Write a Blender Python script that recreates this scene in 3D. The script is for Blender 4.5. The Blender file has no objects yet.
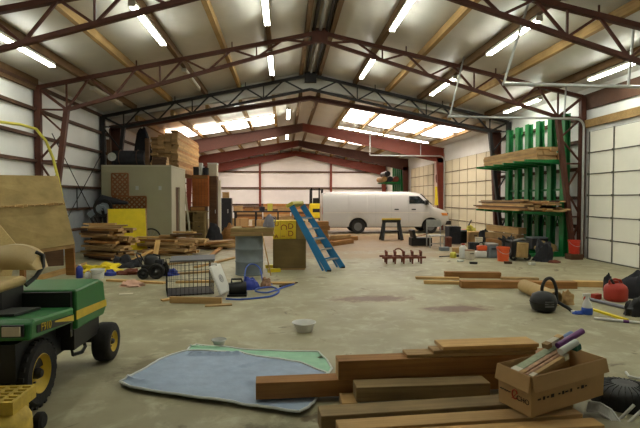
import bpy, bmesh, math, random
from mathutils import Vector, Matrix, Euler, noise
R = math.radians
rng = random.Random(7)
sc = bpy.context.scene
COL = sc.collection
V = Vector

# ------------------------------------------------------------------ camera
CAM = V((0, 0, 1.75)); FPX = 488.0
YAW = math.atan2(36, FPX); PITCH = math.atan2(16, FPX)
cd = bpy.data.cameras.new('camera'); cam = bpy.data.objects.new('camera', cd); COL.objects.link(cam)
cd.sensor_width = 36; cd.lens = 36 * FPX / 640; cd.clip_start = .05; cd.clip_end = 200
cam.location = CAM; cam.rotation_euler = (R(90) - PITCH, 0, -YAW)
sc.camera = cam
CM = cam.rotation_euler.to_matrix()
def ray(px, py): return CM @ V((px - 320, 214 - py, -FPX))
def PY(px, py, y):            # point of the picture on the plane at depth y
    d = ray(px, py); return CAM + d * ((y - CAM.y) / d.y)
def PZ(px, py, z=0.0):        # ... on a level plane
    d = ray(px, py); return CAM + d * ((z - CAM.z) / d.z)
def PX(px, py, x):            # ... on a plane parallel to the side walls
    d = ray(px, py); return CAM + d * ((x - CAM.x) / d.x)

# ------------------------------------------------------------------ materials
def lin(h):
    h = h.lstrip('#'); c = [int(h[i:i+2], 16) / 255 for i in (0, 2, 4)]
    return tuple((x / 12.92 if x <= .04045 else ((x + .055) / 1.055) ** 2.4) for x in c) + (1,)
def newmat(name):
    m = bpy.data.materials.new(name); m.use_nodes = True
    nt = m.node_tree; b = nt.nodes['Principled BSDF']
    return m, nt, b
def nd(nt, t, **k):
    n = nt.nodes.new(t)
    for a, v in k.items():
        if a in n.inputs.keys(): n.inputs[a].default_value = v
        else: setattr(n, a, v)
    return n
def mat(name, col, rough=.6, metal=0, var=.12, scale=6, bump=.0, spec=.4, rnd=.0, trans=0, ior=1.45, stretch=(1, 1, 1)):
    m, nt, b = newmat(name); L = nt.links.new
    b.inputs['Roughness'].default_value = rough; b.inputs['Metallic'].default_value = metal
    b.inputs['Specular IOR Level'].default_value = spec
    if trans: b.inputs['Transmission Weight'].default_value = trans; b.inputs['IOR'].default_value = ior
    tc = nd(nt, 'ShaderNodeTexCoord'); mp = nd(nt, 'ShaderNodeMapping'); mp.inputs['Scale'].default_value = stretch
    L(tc.outputs['Object'], mp.inputs['Vector'])
    n = nd(nt, 'ShaderNodeTexNoise', Scale=scale, Detail=5.0, Roughness=.6); L(mp.outputs[0], n.inputs['Vector'])
    c = lin(col)
    mr = nd(nt, 'ShaderNodeMapRange'); L(n.outputs['Fac'], mr.inputs['Value'])
    mr.inputs['From Min'].default_value = .25; mr.inputs['From Max'].default_value = .75
    mr.inputs['To Min'].default_value = 1 - var; mr.inputs['To Max'].default_value = 1 + var
    val = mr.outputs[0]
    if rnd:
        oi = nd(nt, 'ShaderNodeObjectInfo'); m2 = nd(nt, 'ShaderNodeMapRange'); L(oi.outputs['Random'], m2.inputs['Value'])
        m2.inputs['To Min'].default_value = 1 - rnd; m2.inputs['To Max'].default_value = 1 + rnd
        mu = nd(nt, 'ShaderNodeMath', operation='MULTIPLY'); L(val, mu.inputs[0]); L(m2.outputs[0], mu.inputs[1]); val = mu.outputs[0]
    vm = nd(nt, 'ShaderNodeVectorMath', operation='SCALE'); vm.inputs[0].default_value = c[:3]; L(val, vm.inputs['Scale'])
    L(vm.outputs[0], b.inputs['Base Color'])
    if bump:
        bp = nd(nt, 'ShaderNodeBump', Strength=bump, Distance=.02); L(n.outputs['Fac'], bp.inputs['Height']); L(bp.outputs[0], b.inputs['Normal'])
    return m
def wood(name, c1, c2, rnd=.22, rough=.75, fine=22):
    m, nt, b = newmat(name); L = nt.links.new
    b.inputs['Roughness'].default_value = rough; b.inputs['Specular IOR Level'].default_value = .25
    tc = nd(nt, 'ShaderNodeTexCoord'); oi = nd(nt, 'ShaderNodeObjectInfo')
    ad = nd(nt, 'ShaderNodeVectorMath', operation='ADD'); L(tc.outputs['Object'], ad.inputs[0])
    sc_ = nd(nt, 'ShaderNodeVectorMath', operation='SCALE'); sc_.inputs[0].default_value = (17, 9, 13); L(oi.outputs['Random'], sc_.inputs['Scale']); L(sc_.outputs[0], ad.inputs[1])
    mp = nd(nt, 'ShaderNodeMapping'); mp.inputs['Scale'].default_value = (.9, fine, fine); L(ad.outputs[0], mp.inputs['Vector'])
    n = nd(nt, 'ShaderNodeTexNoise', Scale=1.0, Detail=6.0, Roughness=.65, Distortion=.6); L(mp.outputs[0], n.inputs['Vector'])
    n2 = nd(nt, 'ShaderNodeTexNoise', Scale=2.2, Detail=3.0); L(ad.outputs[0], n2.inputs['Vector'])
    mx = nd(nt, 'ShaderNodeMix', data_type='RGBA'); mx.inputs[6].default_value = lin(c1); mx.inputs[7].default_value = lin(c2)
    mr = nd(nt, 'ShaderNodeMapRange'); mr.inputs['From Min'].default_value = .3; mr.inputs['From Max'].default_value = .7
    L(n.outputs['Fac'], mr.inputs['Value']); L(mr.outputs[0], mx.inputs[0])
    m2 = nd(nt, 'ShaderNodeMapRange'); L(oi.outputs['Random'], m2.inputs['Value']); m2.inputs['To Min'].default_value = 1 - rnd; m2.inputs['To Max'].default_value = 1 + rnd
    m3 = nd(nt, 'ShaderNodeMapRange'); L(n2.outputs['Fac'], m3.inputs['Value']); m3.inputs['From Min'].default_value = .3; m3.inputs['From Max'].default_value = .7
    m3.inputs['To Min'].default_value = .78; m3.inputs['To Max'].default_value = 1.15
    mu = nd(nt, 'ShaderNodeMath', operation='MULTIPLY'); L(m2.outputs[0], mu.inputs[0]); L(m3.outputs[0], mu.inputs[1])
    vm = nd(nt, 'ShaderNodeVectorMath', operation='SCALE'); L(mx.outputs[2], vm.inputs[0]); L(mu.outputs[0], vm.inputs['Scale'])
    L(vm.outputs[0], b.inputs['Base Color'])
    bp = nd(nt, 'ShaderNodeBump', Strength=.25, Distance=.004); L(n.outputs['Fac'], bp.inputs['Height']); L(bp.outputs[0], b.inputs['Normal'])
    return m
def emit(name, col, strength):
    m, nt, b = newmat(name)
    b.inputs['Base Color'].default_value = lin(col); b.inputs['Emission Color'].default_value = lin(col)
    b.inputs['Emission Strength'].default_value = strength
    return m
def concrete():
    m, nt, b = newmat('concrete'); L = nt.links.new
    tc = nd(nt, 'ShaderNodeTexCoord')
    def ns(s, d, r=.6, dist=0.0):
        n = nd(nt, 'ShaderNodeTexNoise', Scale=s, Detail=d, Roughness=r, Distortion=dist); L(tc.outputs['Object'], n.inputs['Vector']); return n.outputs['Fac']
    def ramp(src, a, b_):
        r = nd(nt, 'ShaderNodeMapRange'); r.interpolation_type = 'SMOOTHSTEP'; r.inputs['From Min'].default_value = min(a, b_); r.inputs['From Max'].default_value = max(a, b_); (a > b_) and (setattr(r.inputs['To Min'], 'default_value', 1), setattr(r.inputs['To Max'], 'default_value', 0)); L(src, r.inputs['Value']); return r.outputs[0]
    def mix(f, a, b_):
        x = nd(nt, 'ShaderNodeMix', data_type='RGBA'); L(f, x.inputs[0])
        for s, k in ((a, 6), (b_, 7)):
            if isinstance(s, tuple): x.inputs[k].default_value = s
            else: L(s, x.inputs[k])
        return x.outputs[2]
    base = mix(ramp(ns(.55, 5, .62), .36, .66), lin(FLOOR1), lin(FLOOR2))
    base = mix(ramp(ns(3.2, 7, .7, .4), .47, .72), base, lin(FLOOR3))
    base = mix(ramp(ns(1.1, 6, .65, 1.2), .60, .68), base, lin('#5f5138'))
    base = mix(ramp(ns(9, 4, .6), .70, .75), base, lin('#4a3d2b'))
    for cx, cy, sx_, sy_, k in ((2.5, 19.5, 6.5, 5.0, '#80684a'), (1.0, 30, 9, 6, '#8c7454'), (3.0, 14.6, 3.5, .8, '#8a7552'), (1.55, 8.35, .75, .28, '#6a5040'), (2.75, 7.5, .6, .25, '#6a5040'), (2.0, 16.5, 1.6, .7, '#8a6f4c'), (-1.2, 5.0, .5, .5, '#6b6047'), (-.2, 3.55, .5, .18, '#5e523a')):
        s1 = nd(nt, 'ShaderNodeVectorMath', operation='SUBTRACT'); L(tc.outputs['Object'], s1.inputs[0]); s1.inputs[1].default_value = (cx, cy, 0)
        s2 = nd(nt, 'ShaderNodeVectorMath', operation='MULTIPLY'); L(s1.outputs[0], s2.inputs[0]); s2.inputs[1].default_value = (1 / sx_, 1 / sy_, 0)
        s3 = nd(nt, 'ShaderNodeVectorMath', operation='LENGTH'); L(s2.outputs[0], s3.inputs[0])
        s4 = nd(nt, 'ShaderNodeMath', operation='MULTIPLY_ADD'); L(ns(5, 5, .7), s4.inputs[0]); s4.inputs[1].default_value = -2.2; L(s3.outputs['Value'], s4.inputs[2])
        base = mix(ramp(s4.outputs[0], .15, -.65), base, lin(k))
    L(base, b.inputs['Base Color'])
    rr = nd(nt, 'ShaderNodeMapRange'); L(ns(2, 5), rr.inputs['Value']); rr.inputs['To Min'].default_value = .42; rr.inputs['To Max'].default_value = .7
    L(rr.outputs[0], b.inputs['Roughness']); b.inputs['Specular IOR Level'].default_value = .28
    bp = nd(nt, 'ShaderNodeBump', Strength=.06, Distance=.01); L(ns(30, 4), bp.inputs['Height']); L(bp.outputs[0], b.inputs['Normal'])
    return m
FLOOR1, FLOOR2, FLOOR3 = '#878065', '#9d967a', '#aaa488'
M = {}
M['concrete'] = concrete()
M['vinyl'] = mat('white_vinyl_insulation', '#e2e2de', .45, var=.05, scale=1.6, bump=.5, spec=.4)
M['ceil'] = mat('ceiling_insulation', '#cac7be', .38, var=.08, scale=1.3, bump=.45, spec=.5)
M['metalwall'] = mat('blue_grey_sheet', '#8f959a', .5, var=.1, scale=4)
M['steel'] = mat('red_oxide_steel', '#4a2516', .6, var=.2, scale=9)
M['steeldark'] = mat('dark_steel', '#1d1918', .6, var=.2, scale=9)
M['redbeam'] = mat('red_brown_beam', '#6d2c1a', .55, var=.15, scale=5)
M['purlin'] = wood('purlin_wood', '#8a6c42', '#a88a5a', .15)
M['purlindark'] = wood('purlin_brown', '#5a432c', '#6e5539', .1)
M['pine'] = wood('pine_board', '#ab844f', '#c7a269')
M['tan'] = wood('tan_board', '#94744a', '#b09061')
M['brown'] = wood('brown_timber', '#825a31', '#a0723f', .15)
M['dkwood'] = wood('dark_timber', '#493321', '#604630', .15)
M['grey'] = wood('weathered_timber', '#715d3f', '#8f7852', .15)
M['ply'] = wood('plywood', '#8a7448', '#9a8455', .06, fine=9)
M['plydk'] = wood('plywood_dark', '#6f5c38', '#7d6941', .06, fine=9)
M['board'] = mat('chipboard', '#a28a57', .8, var=.18, scale=38)
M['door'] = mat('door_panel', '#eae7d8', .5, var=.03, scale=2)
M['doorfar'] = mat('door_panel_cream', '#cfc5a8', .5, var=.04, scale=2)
M['seam'] = mat('dark_seam', '#5d594f', .7)
M['brownseam'] = mat('brown_girt', '#4a3020', .7, var=.2)
M['stile'] = mat('door_stile', '#a3967a', .6)
M['galv'] = mat('galvanised', '#a9aaa6', .4, .6, var=.12, scale=14)
M['white'] = mat('white_plastic', '#d3d2cc', .4, var=.05)
M['black'] = mat('black_plastic', '#171615', .5, var=.2)
M['rubber'] = mat('tyre_rubber', '#1e1c19', .85, var=.25, scale=20, bump=.3)
M['green'] = mat('rack_green', '#0d6a30', .45, var=.15, scale=6)
M['jd'] = mat('mower_green', '#22692f', .33, var=.08, scale=4)
M['jdy'] = mat('mower_yellow', '#c9a92c', .45, var=.15, scale=8)
M['deck'] = mat('worn_yellow_paint', '#bfa23f', .6, var=.3, scale=14)
M['seat'] = mat('tan_vinyl', '#a88f59', .5, var=.1, scale=9, bump=.1)
M['yellow'] = mat('yellow_paint', '#e2c91c', .5, var=.1)
M['yellowbox'] = mat('yellow_box', '#e6c832', .6, var=.08)
M['red'] = mat('red_plastic', '#b8301c', .45, var=.1)
M['darkred'] = mat('dark_red_letter', '#8a1f16', .6)
M['gas'] = mat('red_can', '#a3301f', .5, var=.12)
M['orange'] = mat('orange_bucket', '#cf5526', .5, var=.08)
M['blue'] = mat('blue_fiberglass', '#2676ab', .45, var=.1, scale=7)
M['bluetool'] = mat('blue_tool', '#22348c', .5, var=.15)
M['hose'] = mat('blue_hose', '#2c4fa8', .5, var=.1)
M['yhose'] = mat('yellow_hose', '#b9b043', .5, var=.1)
M['van'] = mat('van_white', '#b9b8b5', .25, var=.02, spec=.6)
M['glass'] = mat('dark_glass', '#1d2326', .08, var=.05, spec=.8)
M['chrome'] = mat('chrome', '#b8b8b6', .2, 1, var=.05)
M['hub'] = mat('grey_wheel', '#6c6c6c', .4, .5, var=.1)
M['amber'] = mat('amber_lamp', '#c1762a', .3)
M['tail'] = mat('red_lamp', '#7d1712', .3)
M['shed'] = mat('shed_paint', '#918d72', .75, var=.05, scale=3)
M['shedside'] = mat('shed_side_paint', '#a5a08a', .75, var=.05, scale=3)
M['cab'] = wood('orange_cabinet', '#8d4f25', '#a2612f', .05, fine=12)
M['drum'] = mat('grey_drum', '#757e83', .45, var=.12, scale=6)
M['tarp'] = mat('blue_tarp', '#909fb4', .7, var=.12, scale=7, bump=.3)
M['tarpg'] = mat('green_tarp', '#8db899', .7, var=.12, scale=7, bump=.3)
M['hem'] = mat('white_hem', '#c9ccc6', .7, var=.08)
M['card'] = mat('cardboard', '#ad8a5b', .8, var=.08, scale=5)
M['cardin'] = mat('cardboard_inside', '#8a6a40', .85, var=.08, scale=5)
M['ink'] = mat('dark_ink', '#31241b', .8)
M['inkred'] = mat('red_ink', '#a33a26', .8)
M['magenta'] = mat('purple_foil', '#5e2668', .4)
M['sage'] = mat('sage_paper', '#8d9577', .7, var=.25, scale=30)
M['paper'] = mat('pale_paper', '#c4bca8', .7, var=.1, scale=12)
M['teal'] = mat('teal_paper', '#1d5a4a', .6)
M['floral'] = mat('patterned_paper', '#9a7458', .7, var=.55, scale=36)
M['lblue'] = mat('blue_paper', '#6077a8', .6)
M['rust'] = mat('rusted_iron', '#6b3522', .7, var=.3, scale=14)
M['cloth'] = mat('grey_cloth', '#83818a', .9, var=.15, bump=.2)
M['dkcloth'] = mat('dark_cloth', '#27272b', .9, var=.3, bump=.2)
M['tubetan'] = mat('tan_paper_tube', '#a58a5a', .7, var=.12, scale=10)
M['lattice'] = wood('lattice_wood', '#6d4526', '#84552f', .1)
M['tube'] = emit('lit_tube', '#f9fdf2', 46)
M['tubeoff'] = mat('unlit_tube', '#b9b09b', .4)
M['sky'] = emit('skylight_daylight', '#fff2e8', 7)
M['skyback'] = emit('rear_skylight_daylight', '#ffece0', 13)
M['fixture'] = mat('white_enamel', '#c9c4b6', .4)
M['pink'] = mat('pink_cloth', '#c39a86', .9, var=.1)
M['endgrain'] = mat('end_grain', '#b28f60', .8, var=.15, scale=20, rnd=.2)
M['traytop'] = mat('grey_tray', '#55565a', .6, var=.1)
M['clear'] = mat('clear_plastic', '#cfd2cc', .25, var=.03, trans=.5)

# ------------------------------------------------------------------ mesh builder
def frame(d, up=V((0, 0, 1))):
    d = d.normalized()
    if abs(d.dot(up)) > .999: up = V((0, 1, 0)) if abs(d.y) < .9 else V((1, 0, 0))
    s = d.cross(up).normalized(); u = s.cross(d).normalized()
    return d, s, u
class MB:
    def __init__(s): s.v = []; s.f = []; s.mi = []
    def add(s, vs, fs, mi=0):
        o = len(s.v); s.v += [V(p) for p in vs]; s.f += [tuple(i + o for i in f) for f in fs]; s.mi += [mi] * len(fs); return s
    def box(s, c, d, rot=None, mi=0):
        h = V(d) / 2; m = rot.to_matrix() if isinstance(rot, Euler) else (rot or Matrix.Identity(3))
        vs = [V(c) + m @ V((h.x * a, h.y * b, h.z * e)) for a in (-1, 1) for b in (-1, 1) for e in (-1, 1)]
        return s.add(vs, [(0, 1, 3, 2), (4, 6, 7, 5), (0, 4, 5, 1), (2, 3, 7, 6), (0, 2, 6, 4), (1, 5, 7, 3)], mi)
    def bx(s, a, b, mi=0):
        a = V(a); b = V(b); return s.box((a + b) / 2, [abs(b[i] - a[i]) for i in range(3)], None, mi)
    def bar(s, p, q, w, h=None, up=V((0, 0, 1)), mi=0):
        p = V(p); q = V(q); h = h or w; d, a, u = frame(q - p, V(up)); a = a * w / 2; u = u * h / 2
        vs = [e + a * i + u * j for e in (p, q) for i, j in ((-1, -1), (1, -1), (1, 1), (-1, 1))]
        return s.add(vs, [(3, 2, 1, 0), (4, 5, 6, 7), (0, 1, 5, 4), (1, 2, 6, 5), (2, 3, 7, 6), (3, 0, 4, 7)], mi)
    def tube(s, pts, r, n=8, mi=0, closed=False):
        pts = [V(p) for p in pts]; k = len(pts); rs = r if isinstance(r, (list, tuple)) else [r] * k
        rings = []; pu = V((0, 0, 1)) if abs((pts[1] - pts[0]).normalized().z) < .9 else V((0, 1, 0))
        for i, p in enumerate(pts):
            if closed: t = pts[(i + 1) % k] - pts[i - 1]
            else: t = pts[min(i + 1, k - 1)] - pts[max(i - 1, 0)]
            d, a, u = frame(t, pu); pu = u
            rings.append([p + (a * math.cos(2 * math.pi * j / n) + u * math.sin(2 * math.pi * j / n)) * rs[i] for j in range(n)])
        vs = [x for g in rings for x in g]; fs = []
        for i in range(k if closed else k - 1):
            b0 = i * n; b1 = ((i + 1) % k) * n
            for j in range(n): fs.append((b0 + j, b0 + (j + 1) % n, b1 + (j + 1) % n, b1 + j))
        if not closed:
            fs.append(tuple(range(n - 1, -1, -1))); fs.append(tuple((k - 1) * n + j for j in range(n)))
        return s.add(vs, fs, mi)
    def lathe(s, prof, mx=None, n=24, mi=0, close=False):      # prof: (r, z)
        mx = mx or Matrix.Identity(4); vs = []; k = len(prof)
        for r, z in prof:
            for j in range(n): vs.append(mx @ V((r * math.cos(2 * math.pi * j / n), r * math.sin(2 * math.pi * j / n), z)))
        fs = [((i * n + j), (i * n + (j + 1) % n), (i + 1) * n + (j + 1) % n, (i + 1) * n + j) for i in range(k - 1) for j in range(n)]
        if close: fs += [((k - 1) * n + j, (k - 1) * n + (j + 1) % n, (j + 1) % n, j) for j in range(n)]
        else:
            if prof[0][0] > 1e-4: fs.append(tuple(range(n - 1, -1, -1)))
            if prof[-1][0] > 1e-4: fs.append(tuple((k - 1) * n + j for j in range(n)))
        return s.add(vs, fs, mi)
    def prism(s, poly, vec, mi=0):                              # 3D outline swept along vec
        poly = [V(p) for p in poly]; n = len(poly); vec = V(vec)
        vs = poly + [p + vec for p in poly]
        return s.add(vs, [tuple(range(n - 1, -1, -1)), tuple(range(n, 2 * n))] + [(i, (i + 1) % n, n + (i + 1) % n, n + i) for i in range(n)], mi)
    def grid(s, g, mi=0):
        h = len(g); w = len(g[0])
        return s.add([p for r in g for p in r], [(i * w + j, i * w + j + 1, (i + 1) * w + j + 1, (i + 1) * w + j) for i in range(h - 1) for j in range(w - 1)], mi)
    def slab(s, g, t, mi=0):                                     # grid with thickness t along -z
        h = len(g); w = len(g[0]); s.grid(g, mi); s.grid([[V(p) - V((0, 0, t)) for p in reversed(r)] for r in g], mi)
        edge = [g[0][j] for j in range(w)] + [g[i][w - 1] for i in range(1, h)] + [g[h - 1][j] for j in range(w - 2, -1, -1)] + [g[i][0] for i in range(h - 2, 0, -1)]
        n = len(edge); low = [V(p) - V((0, 0, t)) for p in edge]
        return s.add(list(edge) + low, [(i, n + i, n + (i + 1) % n, (i + 1) % n) for i in range(n)], mi)
    def build(s, name, mats, parent=None, world=True, smooth=False, bevel=0, loc=None, rot=None):
        me = bpy.data.meshes.new(name); me.from_pydata([tuple(p) for p in s.v], [], s.f)
        if not isinstance(mats, (list, tuple)): mats = [mats]
        for m in mats: me.materials.append(M[m] if isinstance(m, str) else m)
        me.polygons.foreach_set('material_index', s.mi)
        bm = bmesh.new(); bm.from_mesh(me); bmesh.ops.recalc_face_normals(bm, faces=bm.faces); bm.to_mesh(me); bm.free()
        if smooth: me.polygons.foreach_set('use_smooth', [True] * len(me.polygons))
        o = bpy.data.objects.new(name, me); COL.objects.link(o)
        if parent is not None:
            o.parent = parent
            if world: me.transform(wm(parent).inverted())
        if loc is not None: o.location = loc
        if rot is not None: o.rotation_euler = rot
        if bevel:
            b = o.modifiers.new('bevel', 'BEVEL'); b.width = bevel; b.segments = 2; b.limit_method = 'ANGLE'; b.angle_limit = R(40)
        if smooth:
            try: me.set_sharp_from_angle(angle=R(42))
            except Exception: pass
        me.update(); return o
def wm(o):
    m = Matrix.LocRotScale(o.location, o.rotation_euler, o.scale)
    return wm(o.parent) @ m if o.parent else m
def thing(name, label, cat, loc=(0, 0, 0), rz=0, group=None, rot=None):
    o = bpy.data.objects.new(name, None); COL.objects.link(o); o.location = loc; o.rotation_euler = rot or (0, 0, rz); o.empty_display_size = .1
    return tag(o, label, cat, group)
def tag(o, label, cat, group=None, kind=None):
    o['label'] = label; o['category'] = cat
    if group: o['group'] = group
    if kind: o['kind'] = kind
    return o
def struct(o): o['kind'] = 'structure'; return o
def dup(root, loc=None, rot=None, label=None, group=None):
    r = root.copy(); COL.objects.link(r)
    if loc is not None: r.location = loc
    if rot is not None: r.rotation_euler = rot
    if label: r['label'] = label
    if group: r['group'] = group
    for ch in list(root.children):
        c = ch.copy(); COL.objects.link(c); c.parent = r
        for g in ch.children:
            d = g.copy(); COL.objects.link(d); d.parent = c
    return r
def text(s, size, depth, mname, name, parent, mx):
    cu = bpy.data.curves.new('t', 'FONT'); cu.body = s; cu.size = size; cu.extrude = depth; cu.align_x = 'CENTER'; cu.align_y = 'CENTER'
    to = bpy.data.objects.new('t', cu); COL.objects.link(to)
    dg = bpy.context.evaluated_depsgraph_get(); me = bpy.data.meshes.new_from_object(to.evaluated_get(dg))
    bpy.data.objects.remove(to); me.materials.clear(); me.materials.append(M[mname])
    me.transform(wm(parent).inverted() @ mx if parent else mx)
    o = bpy.data.objects.new(name, me); COL.objects.link(o); o.parent = parent; return o
def basis(o, x, y):                                             # matrix with local x, y axes at o
    x = V(x).normalized(); z = x.cross(V(y)).normalized(); y = z.cross(x)
    m = Matrix((x, y, z)).transposed().to_4x4(); m.translation = V(o); return m
def plank(label, c, l, w, t, rz=0, m='pine', group=None, name='wooden_board', cat='board', ry=0, rx=0, bevel=.004):
    "a board of length l (local x), width w (y), thickness t (z); c is the middle of its underside"
    b = MB(); k = 5; 
    g = [[V((-l/2 + l*i/k, -w/2, 0)), V((-l/2 + l*i/k, w/2, 0)), V((-l/2 + l*i/k, w/2, t)), V((-l/2 + l*i/k, -w/2, t))] for i in range(k + 1)]
    vs = [p for r in g for p in r]; fs = [(0, 1, 2, 3), tuple(k*4 + i for i in (3, 2, 1, 0))]
    for i in range(k):
        for j in range(4): fs.append((i*4 + j, (i+1)*4 + j, (i+1)*4 + (j+1) % 4, i*4 + (j+1) % 4))
    b.add(vs, fs); b.mi[0] = b.mi[1] = 1
    o = b.build(name, [m, 'endgrain' if m in ('tan', 'brown', 'dkwood', 'pine') else m], bevel=bevel, loc=c, rot=Euler((rx, ry, rz)))
    return tag(o, label, cat, group)
def lerp(a, b, t): return a + (b - a) * t
ADDED_ROW = True
# ------------------------------------------------------------------ building
XL, XR, XC = -6.7, 8.8, 1.0
YB = 41.5; YJ = 18.75; YN = -2.0
S1, RZ1 = .217, 6.62            # front hall roof
S2, RZ2 = .165, 5.93            # rear hall roof
def r1(x): return RZ1 - S1 * abs(x - XC)
def r2(x): return RZ2 - S2 * abs(x - XC)
struct(MB().bx((XL - .2, YN, -.1), (XR + .2, YB + .2, 0)).build('floor', 'concrete'))
def wallgrid(x0, y0, x1, y1, z0, ztop, n, name, m, nrm):
    b = MB(); g = []
    for i in range(n + 1):
        t = i / n; x = lerp(x0, x1, t); y = lerp(y0, y1, t); zt = ztop(x)
        g.append([V((x, y, lerp(z0, zt, j / 10))) for j in range(11)])
    b.grid(g); b.grid([[p + V(nrm) * .12 for p in r] for r in g])
    return struct(b.build(name, m))
wallgrid(XL, YN, XL, YB, 0, lambda x: 5.1, 40, 'wall_left', 'vinyl', (-1, 0, 0))
wallgrid(XR, YN, XR, YB, 0, lambda x: 5.1, 40, 'wall_right', 'vinyl', (1, 0, 0))
wallgrid(XL, YB, XC, YB, 0, r2, 10, 'wall_back', 'vinyl', (0, 1, 0)); wallgrid(XC, YB, XR, YB, 0, r2, 10, 'wall_back', 'vinyl', (0, 1, 0))
wallgrid(XL, YN, XC, YN, 0, r1, 10, 'wall_front', 'vinyl', (0, -1, 0)); wallgrid(XC, YN, XR, YN, 0, r1, 10, 'wall_front', 'vinyl', (0, -1, 0))
struct(MB().prism([(XL, YJ, r2(XL)), (XC, YJ, r2(XC)), (XR, YJ, r2(XR)), (XR, YJ, r1(XR) + .1), (XC, YJ, r1(XC) + .1), (XL, YJ, r1(XL) + .1)], (0, .08, 0)).build('wall_gable', 'ceil'))
# blue grey lower sheeting on the left wall
struct(MB().bx((XL, 8, 0), (XL + .03, 18.8, 2.1)).build('trim_19', 'metalwall'))
PUR = [-5.5, -4.2, -2.9, -1.65, -.4, .65, 1.35, 2.7, 3.95, 5.2, 6.5, 7.9]
def roof(rf, y0, y1, name, ny):
    xs = [XL] + PUR + [XR]; b = MB(); 
    for a, c in zip(xs[:-1], xs[1:]):
        cols = [a + (c - a) * i / 6 for i in range(7)]
        if a < XC < c: cols = sorted(cols + [XC])
        g = []
        for k in range(ny + 1):
            y = lerp(y0, y1, k / ny)
            g.append([V((x, y, rf(x) - .07 * (1 - ((x - (a + c) / 2) / ((c - a) / 2)) ** 2) * (c - a) / 1.3 * (.8 + .4 * noise.noise(V((x * .6, y * .9, 1)))))) for x in cols])
        b.grid(g); b.grid([[p + V((0, 0, .2)) for p in r] for r in g])
    return struct(b.build(name, 'ceil', smooth=True))
roof(r1, YN, YJ, 'ceiling', 24); roof(r2, YJ, YB, 'ceiling', 24)
names = ['first', 'second', 'third', 'fourth', 'fifth', 'sixth', 'seventh']
def purlins(rf, y0, y1, hall, tp):
    for k, x in enumerate(PUR):
        dark = x in (-5.5, -2.9, -.4, 2.7, 5.2, 7.9) and tp
        if x in (.65, 1.35): lab = f"{'dark' if tp else 'brown'} ridge purlin {'left' if x < XC else 'right'} of the roof peak in the {hall} hall"
        else:
            side = 'left' if x < XC else 'right'; ln = sorted([p for p in PUR if (p < XC) == (x < XC) and p not in (.65, 1.35)], key=lambda p: abs(p - XC))
            lab = f"{'dark brown' if dark else 'tan wooden'} roof purlin in the {hall} hall, {side} slope, {names[ln.index(x)]} from the ridge"
        o = plank(lab, (x, (y0 + y1) / 2, rf(x) - .21), y1 - y0, .12 if not dark else .12, .2, R(90), 'purlindark' if dark or x in (.65, 1.35) else 'purlin', 'roof purlins', 'roof_purlin', 'purlin', bevel=0)
purlins(r1, YN, YJ - .02, 'front', True); purlins(r2, YJ + .1, YB, 'rear', False)
# girts
tn = 1
for zs, x, nx in (((.75, 1.4, 2.1, 2.74, 3.41, 4.12, 4.75), XL, 1),):
    for z in zs:
        struct(MB().bx((x, 0, z - .04), (x + .12 * nx, YB, z + .04)).build(f'trim_{tn}', 'brownseam')); tn += 1
for z in (.9, 1.75, 2.6, 3.4, 4.1):
    struct(MB().bx((XR - .14, 13.85, z - .05), (XR, 19.3, z + .05)).build(f'trim_{tn}', 'brownseam')); tn += 1
for z in (1.2, 2.6, 3.95):
    struct(MB().bx((XL, YB - .16, z - .06), (XR, YB, z + .06)).build(f'trim_{tn}', 'brownseam')); tn += 1
for px in (260, 331):
    x = PY(px, 190, YB - .25).x
    struct(MB().bx((x - .09, YB - .3, 0), (x + .09, YB - .17, r2(x) - .2)).build(f'trim_{tn}', 'redbeam')); tn += 1
# eave boards over the side walls
struct(MB().bx((XR - .1, 0, 3.78), (XR - .02, 13.8, 4.0)).build('trim_20', 'purlin'))
struct(MB().bx((XR - .06, 0, 4.3), (XR - .01, 13.8, 4.75)).build('trim_21', 'brownseam'))
struct(MB().bx((XL + .02, 0, 4.62), (XL + .1, 13.8, 4.95)).build('trim_22', 'purlindark'))

# ---------------- overhead doors
def garage(n, y0, y1, mname, stile, rows, h=3.65):
    root = struct(bpy.data.objects.new(f'door_{n}', None)); COL.objects.link(root); root.location = (XR - .06, (y0 + y1) / 2, 0)
    rh = h / rows
    for i in range(rows):
        b = MB(); b.bx((XR - .08, y0, i * rh + .015), (XR - .03, y1, (i + 1) * rh - .015)); p = struct(b.build('panel', mname, root))
    b = MB(); b.bx((XR - .05, y0 + .02, 0), (XR - .01, y1 - .02, h))
    k = max(1, round((y1 - y0) / stile))
    for i in range(rows - 1): b.bx((XR - .1, y0, (i + 1) * rh - .014), (XR - .06, y1, (i + 1) * rh + .014))
    struct(b.build('seam', 'seam' if mname == 'door' else 'brownseam', root))
    for j in range(k + 1):
        y = y0 + (y1 - y0) * j / k
        b = MB().bx((XR - .095, y - .02, 0), (XR - .075, y + .02, h))
        for i in range(rows - 1): b.bx((XR - .12, y - .035, (i + 1) * rh - .03), (XR - .09, y + .035, (i + 1) * rh + .03))
        struct(b.build('stile', 'seam' if mname == 'door' else 'stile', root))
    struct(MB().bx((XR - .12, y0, 0), (XR - .03, y1, .03)).build('bottom_seal', 'seam', root))
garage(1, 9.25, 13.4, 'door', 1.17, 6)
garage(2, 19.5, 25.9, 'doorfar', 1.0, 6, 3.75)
garage(3, 28.1, 33.0, 'doorfar', 1.0, 6, 3.75)
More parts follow.
